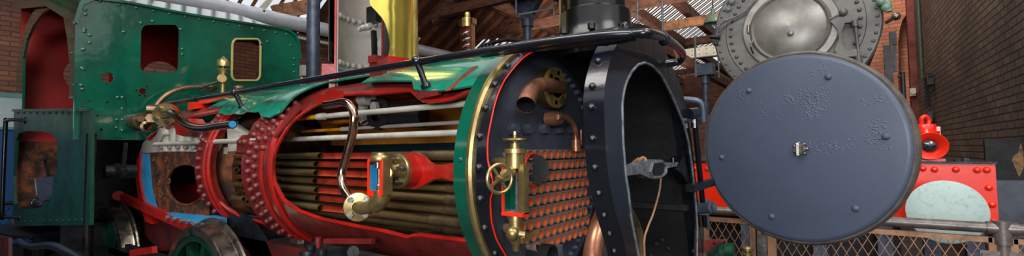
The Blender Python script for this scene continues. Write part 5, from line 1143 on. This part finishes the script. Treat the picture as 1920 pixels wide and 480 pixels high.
# hanging lamps, rods
lp = CAM+ray(1337, 32)*12.5
T2 = thing('pendant_lamp', 'green enamelled pendant lamp hanging left of the grey smokebox', 'lamp', tuple(lp))
m = MB(); sc_ = 12.5/862
m.lathe(lp, Zv, [(17*sc_, -12*sc_), (16.5*sc_, -9*sc_), (13*sc_, -2*sc_), (7*sc_, 3*sc_), (4*sc_, 5*sc_), (4*sc_, 14*sc_), (2*sc_, 16*sc_), (.001, 16*sc_)], 32); m.build('lamp_shade', M['shade'], T2)
m = MB(); m.cyl(lp+V((0, 0, 15*sc_)), lp+V((0, 0, 60*sc_)), 1.0*sc_, n=8); m.build('hanging_rod', M['dark'], T2)
m = MB(); m.ball(lp+V((0, 0, -6*sc_)), 5*sc_); m.build('bulb', M['cream'], T2)
for i, (u, v0, v1, d, lab) in enumerate(((1196, -20, 55, 9, 'thin steel rod hanging just right of the chimney'), (1243, -20, 64, 9, 'thin steel rod hanging above the handrail bend'), (1305, 66, 145, 12, 'dark rod of the hanging frame by the grey column'), (1348, 105, 146, 12, 'pale rod hanging right of the grey column head'), (968, -20, 26, 12, 'thin rod hanging left of the splayed column'), (1039, -20, 30, 10, 'thin rod hanging against the chimney left side'))):
    a_ = CAM+ray(u, v1)*d; b_ = CAM+ray(u, v0)*d; m = MB(); m.cyl((a_.x, a_.y, a_.z), (a_.x, a_.y, b_.z+(4 if v0 < 0 else 0)), .022, n=8); o = m.build('hanging_rod', M['iron']); tag(o, lab, 'rod')
a_ = CAM+ray(972, 28)*12; b_ = CAM+ray(1036, 16)*12; m = MB(); m.cyl(a_, b_, .03, n=8); o = m.build('tie_rod', M['iron']); tag(o, 'slanting tie rod in front of the splayed column', 'rod')
# white post box beyond the cab
a_, b_ = PX(562, 142, -9.8), PX(573, 124, -9.8); m = MB(); m.box((-9.9, a_.y, a_.z), (-9.7, b_.y+.05, b_.z)); m.cyl((-9.8, a_.y+.05, 2.3), (-9.8, a_.y+.05, a_.z), .03); m.cyl((-9.8, b_.y, 2.3), (-9.8, b_.y, a_.z), .03); m.box((-9.95, a_.y-.1, 0), (-9.65, b_.y+.15, 2.3)); o = m.build('white_cabinet', M['cream']); tag(o, 'small white cabinet seen between the cab corner and the column', 'cabinet')
# blurred engine parts behind the safety valve rail
m = MB(); p = PY(950, 82, 5.5)
for i in range(6): m.cyl(p+V((-.5+.07*i, 0, -.4)), p+V((-.5+.07*i, 0, .02+.05*sin(i))), .03)
m.box(p+V((-.55, -.1, -p.z)), p+V((.1, .2, -.35))); m.tube([p+V((-.5, 0, .03)), p+V((0, 0, .06)), p+V((.45, 0, -.05))], .03, 8, smooth=4); o = m.build('machine_fittings', M['dark']); tag(o, 'dark machine fittings poking up behind the handrail by the chimney', 'machine')
m = MB(); q = PY(905, 120, 5.0); q2 = PY(965, 110, 5.3); m.box((q.x, 5, 0), (q2.x, q2.y, q.z)); o = m.build('exhibit_case', M['plate']); tag(o, 'grey case with yellow top edge glimpsed behind the green cladding', 'case')
MB().box((q.x-.02, 4.98, q.z), (q2.x+.02, 5.32, q2.z)).build('yellow_edge', M['yellow'], o)
m = MB(); a_ = PY(1270, 182, 5.2); m.tube([PY(1278, 186, 5.2), PY(1300, 188, 5.2), PY(1317, 196, 5.2), PY(1319, 230, 5.2)], .035, 10, smooth=3); o = m.build('exhibit_rail', M['col']); tag(o, 'bent grey rail behind the door hinge', 'rail')
m = MB(); m.box((-7, 13.0, 0), (-2.5, 13.2, 2.9)); o = m.build('dark_screen', M['timber']); tag(o, 'dark brown timber screen behind the slim grey column foot', 'screen')
# ================================================================== LIGHT
w = bpy.data.worlds.new('daylight'); bpy.context.scene.world = w; w.use_nodes = True; nt = w.node_tree
bg = nt.nodes['Background']; tc = nt.nodes.new('ShaderNodeTexCoord'); no = nt.nodes.new('ShaderNodeTexNoise'); no.inputs['Scale'].default_value = 2.2; no.inputs['Detail'].default_value = 3
cr = nt.nodes.new('ShaderNodeValToRGB'); cr.color_ramp.elements[0].position = .42; cr.color_ramp.elements[1].position = .6
cr.color_ramp.elements[0].color = (.7, .74, .8, 1); cr.color_ramp.elements[1].color = (1.1, 1.08, 1.05, 1)
nt.links.new(tc.outputs['Generated'], no.inputs[0]); nt.links.new(no.outputs['Fac'], cr.inputs[0]); nt.links.new(cr.outputs[0], bg.inputs[0]); bg.inputs[1].default_value = WORLD
def area(name, loc, to, sx_, sy_, e, col=(1, .97, .92)):
    d = bpy.data.lights.new(name, 'AREA'); d.shape = 'RECTANGLE'; d.size = sx_; d.size_y = sy_; d.energy = e; d.color = col
    o = bpy.data.objects.new(name, d); C.objects.link(o); o.location = loc; o.rotation_euler = (V(to)-V(loc)).to_track_quat('-Z', 'Y').to_euler(); return o
area('skylight_over_boiler', (-2.0, -1.5, 7.5), (-2.2, 2.2, 1.8), 5, 2.2, 310)
area('skylight_over_door', (3.5, 1.0, 7.5), (0, 4.5, 2), 3, 3, 250)
area('skylight_over_cab', (-5.0, -.5, 8.0), (-6.3, 2.0, 3.6), 2, 1.5, 50)
area('added_low_fill', (1.2, -5.0, 2.7), (-2.0, 3.0, 2.25), 4.5, 1.3, 210, (.95, .98, 1))  # added fill lamp shining low into the barrel opening, no window behind it
area('added_front_fill', (2.2, -4.2, 3.0), (-1.3, 2.6, 1.9), 3.2, 1.3, 190, (.95, .98, 1))  # added fill lamp to brighten the tubeplate and smokebox, not a real window
area('added_roof_uplight', (-6, 15, 6.4), (-6, 20, 14), 8, 8, 420, (1, .9, .78))  # added uplight that brightens the underside of the roof from below
area('skylight_end', (.2, 12, 9), (1.6, 16, 5), 1.2, 2, 200, (1, .85, .7))
area('skylight_right_wall', (-.5, 7.5, 8.5), (1.74, 10.5, 3.5), 1.5, 3, 130, (1, .95, .88))
s = bpy.context.scene; s.view_settings.view_transform = 'Standard'; s.view_settings.look = 'None'; s.view_settings.gamma = 1; s.view_settings.use_curve_mapping = False; s.view_settings.exposure = EXPO
s.cycles.max_bounces = 6
